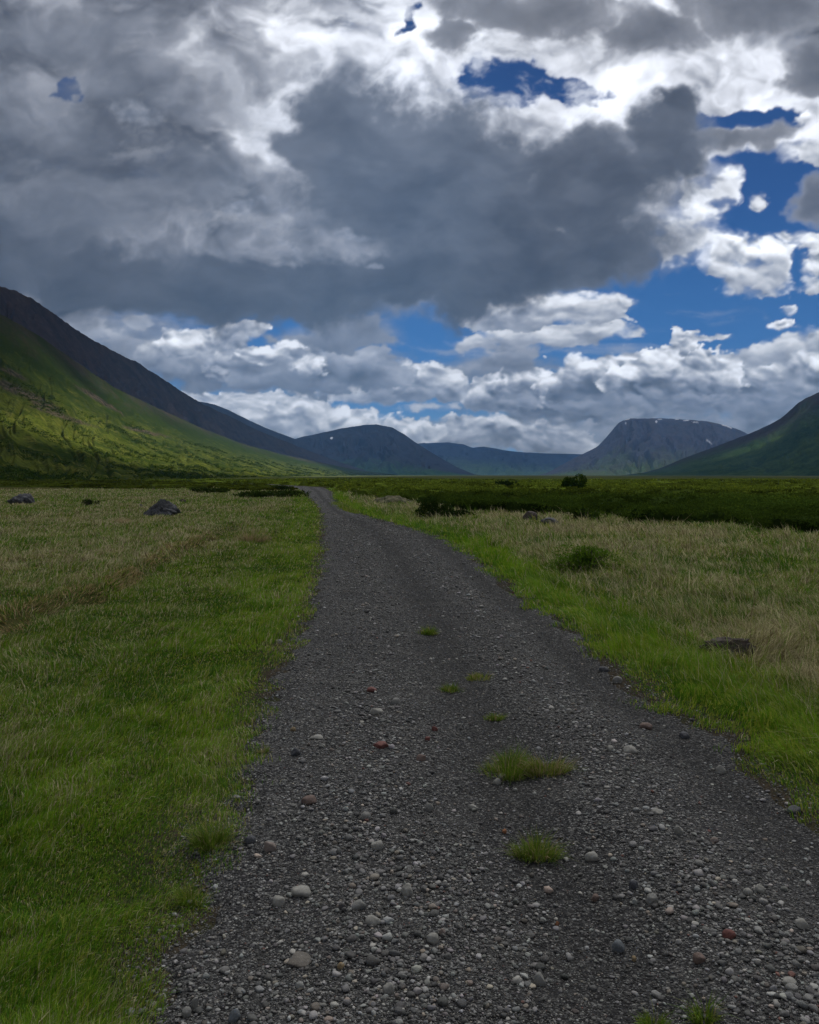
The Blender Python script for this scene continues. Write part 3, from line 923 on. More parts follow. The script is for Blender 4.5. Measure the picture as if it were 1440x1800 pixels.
m_grass = leaf_material("grass_blade", .7, .35)
m_leaf = leaf_material("shrub_leaf", .95, .25, 0.0)


def blades(name, x, y, z, height, width, lean_az, lean, curl, tint, mat=None, parent=None):
    """tapered blades bent over in two steps; one row per blade"""
    n = len(x)
    g = np.random.default_rng(5)
    fa = lean_az + g.normal(0, 1.1, n)                    # the flat side faces any way
    wx, wy = np.cos(fa + 1.57) * width / 2, np.sin(fa + 1.57) * width / 2
    lx, ly = np.cos(lean_az), np.sin(lean_az)
    a1 = lean; a2 = np.minimum(lean + curl, 2.0)
    h1, h2 = height * .5, height * .5
    mx_, my_, mz = x + lx * np.sin(a1) * h1, y + ly * np.sin(a1) * h1, z + np.cos(a1) * h1
    tx, ty, tz = mx_ + lx * np.sin(a2) * h2, my_ + ly * np.sin(a2) * h2, mz + np.cos(a2) * h2
    tz = np.maximum(tz, z + .006)
    z0 = z - .01
    V = np.stack([np.stack([x - wx, y - wy, z0], -1), np.stack([x + wx, y + wy, z0], -1),
                  np.stack([mx_ + wx * .8, my_ + wy * .8, mz], -1), np.stack([mx_ - wx * .8, my_ - wy * .8, mz], -1),
                  np.stack([tx, ty, tz], -1)], 1)
    b = (np.arange(n) * 5)[:, None]
    quads = b + np.array([[0, 1, 2, 3]]); tris = b + np.array([[3, 2, 4]])
    return mesh_np(name, V.reshape(-1, 3), [quads, tris], mat or m_grass, colors=np.repeat(tint, 5, axis=0), smooth=False, parent=parent)


def build_grass():
    g = np.random.default_rng(31)
    x, y = pick(1500000, 1.9, 95, 34, 33)
    e = road_in(x, y)
    nb = fbm(x / .35, y / .35, 1101, 4); nb2 = fbm(x / 1.6, y / 1.6, 1111, 4)
    near = sm(0, .5, -e)
    prob = sm(.14, -.06, e - .06 * (x > 0) + .20 * nb + .24 * nb2) * (.62 + .38 * near)
    prob = prob * (1 - heath(x, y)) ** 1.5
    prob = prob * (1 - .35 * sm(.3, .7, nb2))
    keep = g.random(len(x)) < prob
    x, y, e = x[keep], y[keep], e[keep]
    n = len(x); r = np.hypot(x, y)
    lu = lush(x, y)
    right = x > (XL(y) + XR(y)) / 2
    n1 = fbm(x / .55, y / .7, 1121, 4); n2 = fbm(x / 2.2, y / 2.6, 1131, 4); n3 = fbm(x / 7, y / 9, 1141, 4)
    # heights
    hg = .062 + .04 * n1 + .03 * n2
    hg = np.where(right, hg * (1.5 + .5 * sm(4, 9, y)), hg)
    hs = .085 + .05 * n1 + .04 * n2 + np.where(right, .07, 0)
    h = np.where(g.random(n) < lu, hg, hs)
    tall = np.where(right & (-e > .3) & (-e < 2.4), g.random(n) < .16, g.random(n) < .02)
    h = np.where(tall, h * g.uniform(1.4, 2.1, n), h)
    h = h * (1 + .7 * fbm(x / .22, y / .22, 1171, 3)) * g.uniform(.55, 1.25, n) * (.5 + .5 * sm(-.05, .22, -e + .1 * nb[keep]))
    bank_d = abs(np.interp(y, BANK[:, 1], BANK[:, 0]) - x - .15)
    h = h * (1 + .8 * np.clip(fbm(x / .9, y / .9, 1173, 4), -.6, .8))
    onbank = (bank_d < .17 + .25 * fbm(x / .8, y / .8, 1175, 4)) & (g.random(n) < .75) & (y > 5) & (y < 20) & ~right
    h = np.where(onbank, np.maximum(h, .07) * 1.5, h)
    h = np.maximum(h, .02) * (1 + .25 * sm(10, 40, r))
    w = np.maximum(.0026, r * .00085) * g.uniform(.6, 1.3, n)
    w = np.where(tall, w * .7, w)
    # lie of the grass: combed in patches
    la = 3.6 * fbm(x / 1.3, y / 1.3, 1151, 3) + .9 + g.normal(0, .75, n) + np.where(right, 2.2, 0)
    lean = np.clip(.50 + .5 * fbm(x / .8, y / .8, 1161, 3) + g.normal(0, .28, n) + np.where(onbank, .6, 0), .02, 1.35)
    curl = g.uniform(.15, 1.1, n)
    # colours: fresh greens, yellow-greens, dry straw
    G1, G2, G3 = np.array([.046, .125, .007]), np.array([.140, .255, .012]), np.array([.225, .260, .034])
    S1, S2, S3 = np.array([.50, .45, .26]), np.array([.27, .245, .12]), np.array([.15, .105, .055])
    k = np.clip(.45 + .9 * n1 + .7 * n2 + g.normal(0, .22, n), 0, 1)[:, None]
    green = G1 * (1 - k) + G2 * k
    yg = g.random(n) < .18 + .25 * np.clip(n3 + .3, 0, 1)
    green[yg] = G3 * g.uniform(.8, 1.15, (yg.sum(), 1))
    green = green * (.98 + .20 * np.where(right, sm(1.2, .3, -e), sm(1.6, .4, -e)))[:, None]
    ks = g.random(n)[:, None]
    straw = np.where(ks < .45, S1, np.where(ks < .85, S2, S3)) * g.uniform(.75, 1.15, (n, 1))
    dryp = np.where(lu > .5, .10 + .16 * sm(0, .5, n1) + .08 * sm(-.1, .5, n2), .46 + .35 * n3 + .30 * n2 + .45 * n1)
    dryp = np.where(right & (lu <= .5), dryp + .10, dryp)
    dryp = np.where(onbank, .75, dryp)
    dryp = np.where((~right) & (-e > 1.2) & (lu > .5), dryp + .10, dryp)
    dryp = np.where(e > -.12, dryp + .12, dryp)
    dryp = np.where(right & (-e < .8), dryp * .3, dryp)
    dry = g.random(n) < dryp
    straw[onbank] = straw[onbank] * np.array([.80, .68, .56])
    tint = np.where(dry[:, None], straw, green)
    z = surf_z(x, y)
    o = blades("grass", x, y, z, h, w, la, lean, curl, tint)
    tag(o, label="green and straw coloured grass on both sides of the track", kind="stuff")
    # long pale stalks
    x, y = pick(14000, 2.2, 26, 34, 35)
    e = -road_in(x, y)
    right = x > XR(y) - .2
    keep = g.random(len(x)) < np.where(right, sm(.2, .8, e) * (1 - sm(2.8, 5.5, e)) * .8, sm(.2, .8, e) * .16)
    x, y = x[keep], y[keep]; n = len(x); r = np.hypot(x, y)
    tint = np.where(g.random(n)[:, None] < .7, np.array([.38, .34, .20]), np.array([.20, .22, .07])) * g.uniform(.7, 1.1, (n, 1))
    o = blades("dry_stalks", x, y, surf_z(x, y), g.uniform(.16, .42, n) * np.where(x > 0, 1, .7), np.maximum(.0018, r * .0006), 3.6 * fbm(x / 1.3, y / 1.3, 1151, 3) + g.normal(0, 1.2, n) + 1, np.clip(g.normal(.5, .3, n), .02, 1.3), g.uniform(0, 1.0, n), tint)
    tag(o, label="long pale grass stalks standing above the verge", kind="stuff")


build_grass()


# ------------------------------------------------------------------ scrub
def leaf_cloud(P, size, tint, g, stretch=1.6):
    """one folded diamond leaf per point: 4 corners each"""
    n = len(P)
    a = g.normal(size=(n, 3)); a /= np.linalg.norm(a, axis=1)[:, None]
    b = np.cross(a, g.normal(size=(n, 3))); b /= np.linalg.norm(b, axis=1)[:, None]
    a[:, 2] = abs(a[:, 2])
    s = size[:, None]
    V = np.stack([P - a * s * stretch * .5, P + b * s * .5, P + a * s * stretch * .5, P - b * s * .5], 1)
    F = (np.arange(n) * 4)[:, None] + np.arange(4)[None]
    return V.reshape(-1, 3), F, np.repeat(tint, 4, axis=0)


def bush_points(g, n, rx, ry, h, lobes=7):
    """points through a low lobed crown, denser near its surface"""
    c = np.stack([g.uniform(-.6, .6, lobes) * rx, g.uniform(-.6, .6, lobes) * ry, g.uniform(.25, .75, lobes) * h], -1)
    rr = g.uniform(.3, .6, lobes)
    k = g.integers(0, lobes, n)
    d = g.normal(size=(n, 3)); d /= np.linalg.norm(d, axis=1)[:, None]
    q = g.uniform(.45, 1.0, n)[:, None] ** .6
    P = c[k] + d * q * rr[k][:, None] * np.array([rx, ry, h * .75])
    P[:, 2] = np.clip(P[:, 2], .02, None)
    return P


def green_tints(g, n, base, var=.35):
    k = g.normal(0, var, n)[:, None]
    t = np.array(base) * np.exp(k * .6)
    y = g.random(n) < .12
    t[y] = t[y] * np.array([1.5, 1.3, 1.0])
    return np.clip(t, .003, .4)


def scrub_lump(x, y):
    """height of the mounded canopy"""
    side = np.where(x < XL(y), .35, 1.0)
    return side * (.34 * np.clip(.35 + 1.1 * fbm(x / 5, y / 7, 1211, 4), 0, 1.2) + .20 * np.clip(.3 + fbm(x / 1.5, y / 1.8, 1213, 3), 0, 1)) * (1 - .35 * sm(60, 220, np.hypot(x, y)))


def build_scrub():
    g = np.random.default_rng(41)
    # shrubs stand wherever the heath mask is on, within view
    x, y = pick(26000, 15, 230, 35, 43)
    # thin with distance so the spacing grows
    r = np.hypot(x, y)
    hz = heath(x, y)
    n5 = fbm(x / 11, y / 15, 1201, 4)
    leftside = x < XL(y)
    keep = (g.random(len(x)) < hz * (.55 + .6 * sm(-.3, .2, n5))) & (hz > .3)
    x, y, r, n5, leftside = x[keep], y[keep], r[keep], n5[keep], leftside[keep]
    # near rows have to be closed: weight by area
    VV, FF, TT, off = [], [], [], 0
    proto = [bush_points(np.random.default_rng(700 + i), 420, 1, 1, 1, 8) for i in range(12)]
    for i in range(len(x)):
        ri = r[i]
        sz = g.uniform(.32, .75) * (1 + ri / 260) * (1.0 if not leftside[i] else .8)
        hh = g.uniform(.24, .48) * (1 + .5 * n5[i]) * (1.0 if not leftside[i] else .6)
        nl = int(np.clip(6500 / ri, 14, 240))
        P = proto[g.integers(0, 12)][g.integers(0, 420, nl)].copy()
        a = g.uniform(0, 6.283); c, s = math.cos(a), math.sin(a)
        P = np.stack([(P[:, 0] * c - P[:, 1] * s) * sz, (P[:, 0] * s + P[:, 1] * c) * sz, P[:, 2] * hh], -1)
        P += np.array([x[i], y[i], 0])
        ls = np.full(nl, np.clip(ri * .0016, .04, .45)) * g.uniform(.6, 1.3, nl)
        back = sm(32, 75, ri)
        base = np.array([.036, .062, .009]) * (1 - back) + np.array([.085, .115, .014]) * back  # shaded front and lit tops put into the tint: near dark, far lighter
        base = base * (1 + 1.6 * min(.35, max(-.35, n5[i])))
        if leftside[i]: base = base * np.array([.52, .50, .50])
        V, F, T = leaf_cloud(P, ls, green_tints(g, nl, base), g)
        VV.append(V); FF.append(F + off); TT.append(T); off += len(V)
    V = np.concatenate(VV)
    V[:, 2] += ground_z(V[:, 0], V[:, 1]) + scrub_lump(V[:, 0], V[:, 1]) * .8
    # the closed lower layer under the leaves
    rr = 14 * 1.0095 ** np.arange(0, 300); aa = np.radians(np.linspace(-38, 38, 560))
    R, A = np.meshgrid(rr, aa, indexing='ij')
    X, Y = R * np.sin(A), R * np.cos(A)
    hm_ = heath(X, Y) * (1 - sm(190, 235, R))
    Z = ground_z(X, Y) + hm_ * (.16 + scrub_lump(X, Y)) - (1 - hm_) * .4
    n0, n1 = X.shape
    ii = np.arange(n0 * n1).reshape(n0, n1) + off
    q = np.stack([ii[:-1, :-1], ii[:-1, 1:], ii[1:, 1:], ii[1:, :-1]], -1).reshape(-1, 4)
    mt = fbm(X / 9, Y / 13, 1201, 4)[..., None] + .7 * fbm(X / 1.2, Y / 1.2, 1203, 4)[..., None]
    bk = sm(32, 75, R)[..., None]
    base = np.array([.020, .034, .007]) * (1 - bk) + np.array([.070, .096, .012]) * bk  # lower layer painted with the same dark front and lit back
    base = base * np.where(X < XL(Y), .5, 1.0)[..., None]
    TT.append(np.clip(base * np.clip(1 + 1.2 * mt, .4, 1.9), .004, .3).reshape(-1, 3))
    V = np.concatenate([V, np.stack([X, Y, Z], -1).reshape(-1, 3)])
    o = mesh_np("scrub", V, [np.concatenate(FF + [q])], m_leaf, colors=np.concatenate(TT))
    tag(o, label="dense low birch and willow scrub across the valley floor", kind="stuff")


build_scrub()


def hillside_scrub():
    """bushes dotted over the green hillside"""
    X, Y, Z, A = MOUNT["slope"]
    g = np.random.default_rng(51)
    n = 42000
    j = g.uniform(0, X.shape[1] - 1.01, n); i = g.beta(1.1, 1.7, n) * (X.shape[0] - 2)
    ia, ja = i.astype(int), j.astype(int); fi, fj = i - ia, j - ja

    def s(a): return a[ia, ja] * (1 - fi) * (1 - fj) + a[ia + 1, ja] * fi * (1 - fj) + a[ia, ja + 1] * (1 - fi) * fj + a[ia + 1, ja + 1] * fi * fj
    x, y, z = s(X), s(Y), s(Z)
    cl = fbm(x / 45, y / 60, 1301, 5) + .15 * g.normal(size=n)
    az_ = np.degrees(np.arctan2(x, y))
    keep = (cl > .20) & (az_ > -36) & (i < .62 * X.shape[0])
    x, y, z = x[keep], y[keep], z[keep]; n = len(x)
    r = np.hypot(x, y)
    m = 16
    size = g.uniform(.35, 1.15, n) * (1 + r / 1100)
    P = np.repeat(np.stack([x, y, z], -1), m, 0)
    d = g.normal(size=(n * m, 3)) * np.repeat(size, m)[:, None] * np.array([.55, .55, .35])
    d[:, 2] = abs(d[:, 2])
    base = np.repeat(np.array([.022, .040, .005])[None] * g.uniform(.75, 1.5, (n, 1)), m, 0)
    V, F, T = leaf_cloud(P + d, np.repeat(size, m) * g.uniform(.22, .42, n * m), np.clip(base * g.uniform(.7, 1.3, (n * m, 1)), 0, .3), g)
    o = mesh_np("hillside_scrub", V, [F], m_leaf, colors=T)
    tag(o, label="birch scrub dotted over the green hillside", kind="stuff")


hillside_scrub()


def bush(name, label, cat, px, py, wpx, hpx, leaf=.03, n=1600, tint=(.024, .046, .009), stems=14, depth=.8, group=None, lobes=8, seed=0):
    """px, py: foot of the bush in the photograph; wpx, hpx: its size there"""
    X, Y = ground_at(px, py)
    k = math.hypot(X, Y) / F_PX
    w, h = wpx * k / 2, hpx * k
    g = np.random.default_rng(1400 + seed + int(px))
    root = bpy.data.objects.new(name, None); COL.objects.link(root)
    root.location = (X, Y + w * depth * .5, float(ground_z(X, Y)))
    tag(root, label, cat, group)
    P = bush_points(g, n, w, w * depth, h, lobes)
    P[:, 0] *= w / max(1e-3, np.percentile(abs(P[:, 0]), 98)); P[:, 2] *= h / np.percentile(P[:, 2], 98)
    V, F, T = leaf_cloud(P, np.full(n, leaf) * g.uniform(.6, 1.3, n), green_tints(g, n, tint, .3), g, 1.9)
    mesh_np("foliage", V, [F], m_leaf, colors=T, parent=root)
    VV, FF, off = [], [], 0
    for _ in range(stems):
        q = P[g.integers(0, n)] * np.array([1, 1, 1.0])
        b = np.array([q[0] * .25 + g.normal(0, .03), q[1] * .25, -.03])
        mid = (b + q) / 2 + np.array([0, 0, .1 * h])
        pts = [b, mid, q]
        rad = [.012 * (1 + w), .008 * (1 + w), .003]
        for a in range(3):
            for c in range(5):
                an = c * 2 * math.pi / 5
                VV.append(pts[a] + np.array([math.cos(an), math.sin(an), 0]) * rad[a])
        for a in range(2):
            for c in range(5):
                FF.append([off + a * 5 + c, off + a * 5 + (c + 1) % 5, off + a * 5 + 5 + (c + 1) % 5, off + a * 5 + 5 + c])
        off += 15
    mesh_np("stem", np.array(VV), [np.array(FF)], m_bark, colors=np.full((len(VV), 3), (.06, .045, .035)), smooth=True, parent=root)
    return root


_b = NT("bark")
_b.bsdf(_b.mix(_b.noise(pos(_b), 60), (.05, .038, .03), (.09, .075, .06)), .9)
m_bark = _b.m

bush("willow_shrub", "broad dark green bush beside the right edge of the track where the scrub begins", "bush", 768, 909, 66, 36, .05, 2600, (.024, .044, .009), 26, .9, seed=1)
bush("willow_shrub", "flat dark bush spreading just right of the broad roadside bush", "bush", 800, 910, 62, 14, .045, 1100, (.016, .030, .008), 14, .6, seed=2)
bush("willow_shrub", "low bright green willow patch in the dry grass on the right", "bush", 1032, 1004, 116, 44, .022, 4200, (.090, .170, .018), 60, .5, seed=3, lobes=14)
bush("birch_bush", "tallest rounded bush standing above the scrub on the right", "bush", 1010, 866, 42, 26, .14, 2400, (.030, .058, .010), 20, .9, seed=4)
bush("birch_bush", "low dark bush in the scrub, left of the tallest bush", "bush", 888, 861, 44, 14, .16, 1000, (.016, .032, .010), 10, .9, seed=5)
bush("heather_bush", "small isolated dark shrub in the dry field between the two left boulders", "bush", 157, 889, 27, 11, .035, 800, (.016, .026, .008), 20, .8, seed=6)
bush("willow_shrub", "small dark oval shrub at the far left bend of the track", "bush", 497, 864, 30, 9, .10, 700, (.026, .044, .010), 10, .8, seed=7)
bush("willow_shrub", "long flat dark shrub in the dry grass left of the track", "bush", 478, 875, 120, 12, .10, 2200, (.030, .050, .010), 16, .5, seed=8, lobes=16)
bush("willow_shrub", "flat dark shrub left of the long one near the track", "bush", 366, 868, 66, 10, .10, 1200, (.028, .046, .010), 12, .5, seed=9, lobes=10)


# ------------------------------------------------------------------ boulders and stones
def boulder_material(name, a, b, lichen=(.22, .22, .20), amt=.4, sc=1.0):
    t = NT(name)
    p = pos(t)
    n = t.noise(p, 5 * sc, 6, .65); n2 = t.noise(p, 26 * sc, 4, .7); n3 = t.noise(p, 9 * sc, 5, .7)
    c = t.mix(t.mapr(n, .35, .65), a, b)
    c = t.mix(t.math('MULTIPLY', t.mapr(n2, .52, .62), amt), c, lichen)
    c = t.mix(t.math('MULTIPLY', t.mapr(n3, .6, .68), .4), c, (.02, .02, .018))
    t.bsdf(c, .9, t.bump(t.math('ADD', n, t.math('MULTIPLY', n2, .4)), .9, .05 / sc), .2)
    return t.m


m_boulder = boulder_material("lichen_basalt", (.040, .041, .046), (.095, .097, .105))
m_brown = boulder_material("brown_basalt", (.045, .036, .032), (.085, .070, .062), (.16, .15, .13), .3, 2.0)


def rock(name, label, cat, px, py, wpx, hpx, depth=.8, mat=None, seed=0, profile=None, level=5, sink=.12, rough=.10, cuts=10, group=None, yaw=0.0, lift=0.0):
    X, Y = ground_at(px, py)
    k = math.hypot(X, Y) / F_PX
    w, h = wpx * k / 2, hpx * k
    v, f = ico(level)
    d = stone_shape(v, 3000 + seed, .12, cuts)
    if profile == 'peak':                                 # leaning pyramid
        tt = np.clip((d[:, 2] + .2) / 1.2, 0, 1)
        d[:, 0] = d[:, 0] * (1 - .74 * tt) + .08 * tt; d[:, 1] *= 1 - .6 * tt
    if profile == 'ledge':
        d[:, 2] = np.minimum(d[:, 2], .75 + .2 * d[:, 0]); d[:, 2] *= 1 - .45 * np.clip(-d[:, 0] - .1, 0, 1)
    d = d * (1 + rough * (fbm(v[:, 0] * 3 + seed, v[:, 1] * 3 + v[:, 2] * 2.3, 3100 + seed, 5, .6)))[:, None]
    d[:, 0] /= abs(d[:, 0]).max(); d[:, 1] /= abs(d[:, 1]).max()
    z = d[:, 2]; z0 = np.quantile(z, sink)
    z = (z - z0) / (z.max() - z0) * h
    P = np.stack([d[:, 0] * w, d[:, 1] * w * depth, z], -1)
    c, s = math.cos(yaw), math.sin(yaw)
    P = np.stack([P[:, 0] * c - P[:, 1] * s, P[:, 0] * s + P[:, 1] * c, P[:, 2]], -1)
    o = mesh_np(name, P, [f], mat or m_boulder, smooth=True, colors=np.full((len(P), 3), .1))
    o.location = (X, Y + w * depth * .6, float(surf_z(X, Y)) + (.004 - .26 * h if name == 'stone' else -.02) + lift)
    tag(o, label, cat, group)
    return o


rock("boulder", "pointed lichen-grey boulder standing in the dry field left of the track", "boulder", 280, 908, 64, 29, .8, m_boulder, 1, 'peak', sink=.3, rough=.36, lift=.05)
rock("boulder", "rugged flat-topped dark boulder at the far left of the field", "boulder", 30, 886, 48, 19, .9, m_boulder, 2, 'ledge', sink=.3, rough=.3)
rock("boulder", "rounded dark brown rock in the dry field right of the track", "boulder", 935, 919, 29, 14, .8, m_brown, 3, None, sink=.35, lift=.13)
rock("boulder", "flat grey rock lying beside the rounded brown rock", "boulder", 969, 926, 34, 9, .8, m_boulder, 4, None, sink=.4, lift=.13)
rock("boulder", "long low dark rock half buried in tall grass at the right", "boulder", 1290, 1150, 98, 26, .6, m_brown, 5, 'ledge', sink=.3, rough=.25, yaw=-.25, lift=.08)
rock("boulder", "tiny dark rock just left of the pointed boulder", "rock", 247, 893, 8, 6, .8, m_boulder, 6, sink=.3, level=3)
rock("boulder", "tiny brown rock just behind the pointed boulder on its right", "rock", 320, 883, 11, 6, .8, m_brown, 7, sink=.3, level=3)
rock("boulder", "small pale boulder far off in the scrub at left below the hillside", "boulder", 161, 822, 12, 9, .8, m_boulder, 8, sink=.3, level=3)


def color_material(name, c, spots=(.3, .3, .28)):
    t = NT(name)
    p = pos(t)
    n = t.noise(p, 60, 5, .65); n2 = t.noise(p, 220, 3, .6)
    k = t.mix(t.mapr(n, .3, .7), tuple(q * .75 for q in c), tuple(min(1, q * 1.25) for q in c))
    k = t.mix(t.math('MULTIPLY', t.mapr(n2, .58, .66), .35), k, spots)
    t.bsdf(k, .8, t.bump(t.math('ADD', n, t.math('MULTIPLY', n2, .4)), .5, .004), .3)
    return t.m


M = {"pale": color_material("pale_stone", (.205, .20, .178)), "grey": color_material("grey_stone", (.16, .158, .145)), "dark": color_material("dark_stone", (.050, .052, .058)),
     "red": color_material("red_scoria", (.115, .044, .036), (.10, .05, .04)), "rust": color_material("rust_stone", (.115, .082, .068), (.10, .08, .07)),
     "orange": color_material("orange_stone", (.22, .10, .05), (.2, .1, .05)), "ochre": color_material("ochre_stone", (.19, .14, .075)), "blue": color_material("blue_grey_stone", (.090, .100, .108)),
     "pink": color_material("pinkish_stone", (.16, .130, .112)), "slab": color_material("brown_slab", (.085, .076, .064))}
STONES = [  # px, py(foot), w, h, material, label
    (671, 1328, 33, 11, "red", "flat red scoria shard, the largest red stone in the track"),
    (764, 1296, 13, 9, "red", "small red stone above and right of the largest red shard"),
    (752, 1315, 11, 8, "red", "tiny red stone just right of the largest red shard"),
    (741, 1350, 20, 12, "rust", "knobbly pinkish-red stone below the small red ones"),
    (654, 1224, 20, 9, "red", "dull red stone near the centre of the track, farthest red one"),
    (1137, 1283, 24, 12, "rust", "reddish stone near the right rut, level with the third tuft"),
    (543, 1425, 31, 16, "rust", "rust-brown block-shaped stone left of centre"),
    (887, 1465, 9, 8, "orange", "tiny bright orange pebble left of the nearest grass tuft"),
    (1257, 1496, 15, 9, "pink", "pinkish pebble in the right half of the track"),
    (1284, 1676, 24, 16, "red", "elongated brick-red pebble at lower right"),
    (1231, 1711, 23, 17, "rust", "rounded reddish-brown cobble at lower right"),
    (1047, 1581, 17, 12, "rust", "small rust coloured stone in the gravel bank at lower centre"),
    (980, 1622, 9, 8, "orange", "tiny orange-red pebble at lower centre"),
    (515, 1290, 11, 8, "ochre", "small ochre pebble near the left edge of the track"),
    (599, 1713, 16, 11, "ochre", "small ochre-yellow pebble at the bottom, left of centre"),
    (1115, 1690, 10, 8, "ochre", "small yellowish pebble in the gravel bank at lower right"),
    (777, 1658, 14, 11, "pink", "small cream pink pebble near the bottom centre"),
    (474, 1503, 25, 18, "pink", "angular pale pinkish cobble near the left edge of the track"),
    (439, 1490, 23, 15, "dark", "dark rounded cobble left of the pinkish angular one"),
    (519, 1336, 19, 15, "dark", "dark wedge-shaped stone near the left edge of the track"),
    (557, 1307, 28, 6, "pale", "thin flat pale stone lying on the left of the track"),
    (661, 1263, 28, 12, "pale", "oval pale stone, largest of the cluster near the centre of the track"),
    (696, 1247, 19, 12, "grey", "rounded grey stone right of the oval pale stone"),
    (663, 1506, 26, 17, "pale", "large rounded pale cobble left of centre, beside the darker ruts"),
    (643, 1454, 20, 16, "grey", "grey ball-shaped cobble above the large rounded pale one"),
    (755, 1440, 16, 16, "grey", "upright grey stone in the middle of the track"),
    (832, 1430, 18, 9, "pale", "smooth white-grey pebble below the largest grass tuft"),
    (874, 1380, 17, 11, "pale", "pale egg-shaped stone touching the foot of the largest tuft"),
    (884, 1371, 16, 12, "grey", "darker round stone behind the egg-shaped one at the largest tuft"),
    (1042, 1518, 26, 17, "pale", "broad pale cobble right of the nearest tuft"),
    (1109, 1334, 28, 13, "pale", "elongated pale cobble in the right rut below the third tuft"),
    (1073, 1334, 15, 11, "pale", "small pale stone just left of the elongated pale cobble"),
    (1269, 1353, 18, 15, "pale", "pale blocky cobble near the right edge of the track"),
    (1205, 1295, 19, 12, "dark", "dark angular stone near the right edge of the track"),
    (1087, 1197, 19, 13, "grey", "rounded grey stone near the right edge, farther up the track"),
    (1063, 1178, 20, 10, "dark", "dark flat-topped stone beyond the rounded grey one"),
    (491, 1133, 14, 9, "grey", "lone brownish-grey stone where the left grass meets the track"),
    (1195, 1486, 17, 17, "pale", "upright pale cobble in the right half of the track"),
    (1401, 1426, 25, 13, "dark", "dark oval cobble near the right edge of the picture"),
    (1157, 1450, 22, 8, "pale", "flat pale stone right of the nearest tuft, farther up"),
    (488, 1597, 27, 17, "pale", "tilted pale oval cobble at lower left of the track"),
    (527, 1582, 42, 15, "pale", "long flat pale stone above the tilted oval cobble"),
    (627, 1608, 32, 16, "grey", "broad grey cobble right of the long flat pale stone"),
    (716, 1585, 24, 23, "pale", "angular pale stone at lower centre of the track"),
    (656, 1635, 32, 16, "pale", "wedge-shaped pale stone at lower centre"),
    (762, 1673, 26, 18, "pale", "flat angular pale slab at lower centre"),
    (683, 1761, 23, 21, "pale", "round speckled stone near the bottom centre"),
    (949, 1740, 24, 27, "grey", "heart-shaped grey cobble near the bottom, right of centre"),
    (1089, 1671, 26, 20, "blue", "blue-grey angular cobble in the gravel bank at lower centre"),
    (1148, 1602, 21, 20, "grey", "pointed grey cobble above the blue-grey angular one"),
    (1115, 1573, 19, 17, "dark", "dark rounded cobble higher in the gravel bank"),
    (1258, 1802, 22, 21, "grey", "dusty grey cobble at the very bottom, right of centre"),
    (1412, 1650, 25, 15, "pale", "broad pale cobble at the lower right edge"),
    (1391, 1764, 27, 11, "pale", "long pale pebble at the lower right, upper of a touching pair"),
    (1396, 1776, 24, 12, "grey", "long grey pebble at the lower right, lower of a touching pair"),
    (411, 1801, 25, 22, "blue", "blue-grey cobble at the very bottom left of the track"),
    (327, 1792, 20, 16, "grey", "round grey-brown cobble at the bottom left corner of the track"),
    (343, 1777, 15, 22, "grey", "upright speckled cobble near the bottom left of the track"),
    (284, 1758, 16, 15, "pale", "pale round pebble against the grass at bottom left"),
    (1337, 1587, 17, 13, "pale", "round pale pebble in the lower right of the track"),
    (1316, 1594, 16, 12, "pale", "pointed pale pebble just left of the round one at lower right"),
    (1230, 1543, 18, 9, "grey", "flat grey pebble in the lower right half of the track"),
    (523, 1704, 50, 42, "rust", "large flat brownish slab sunk into the gravel at lower left"),
]
for i, (px, py, w, h, mk, lab) in enumerate(STONES):
    rock("stone", lab, "stone", px, py, w * .95, h * (1.0 if "slab sunk" not in lab else .18), .85 if "slab sunk" not in lab else 1.1, M['slab' if 'slab sunk' in lab else mk], 100 + i, None, level=3, sink=.22, rough=.10, cuts=7 if "round" not in lab else 3, yaw=(i * 1.7) % .6 - .3)


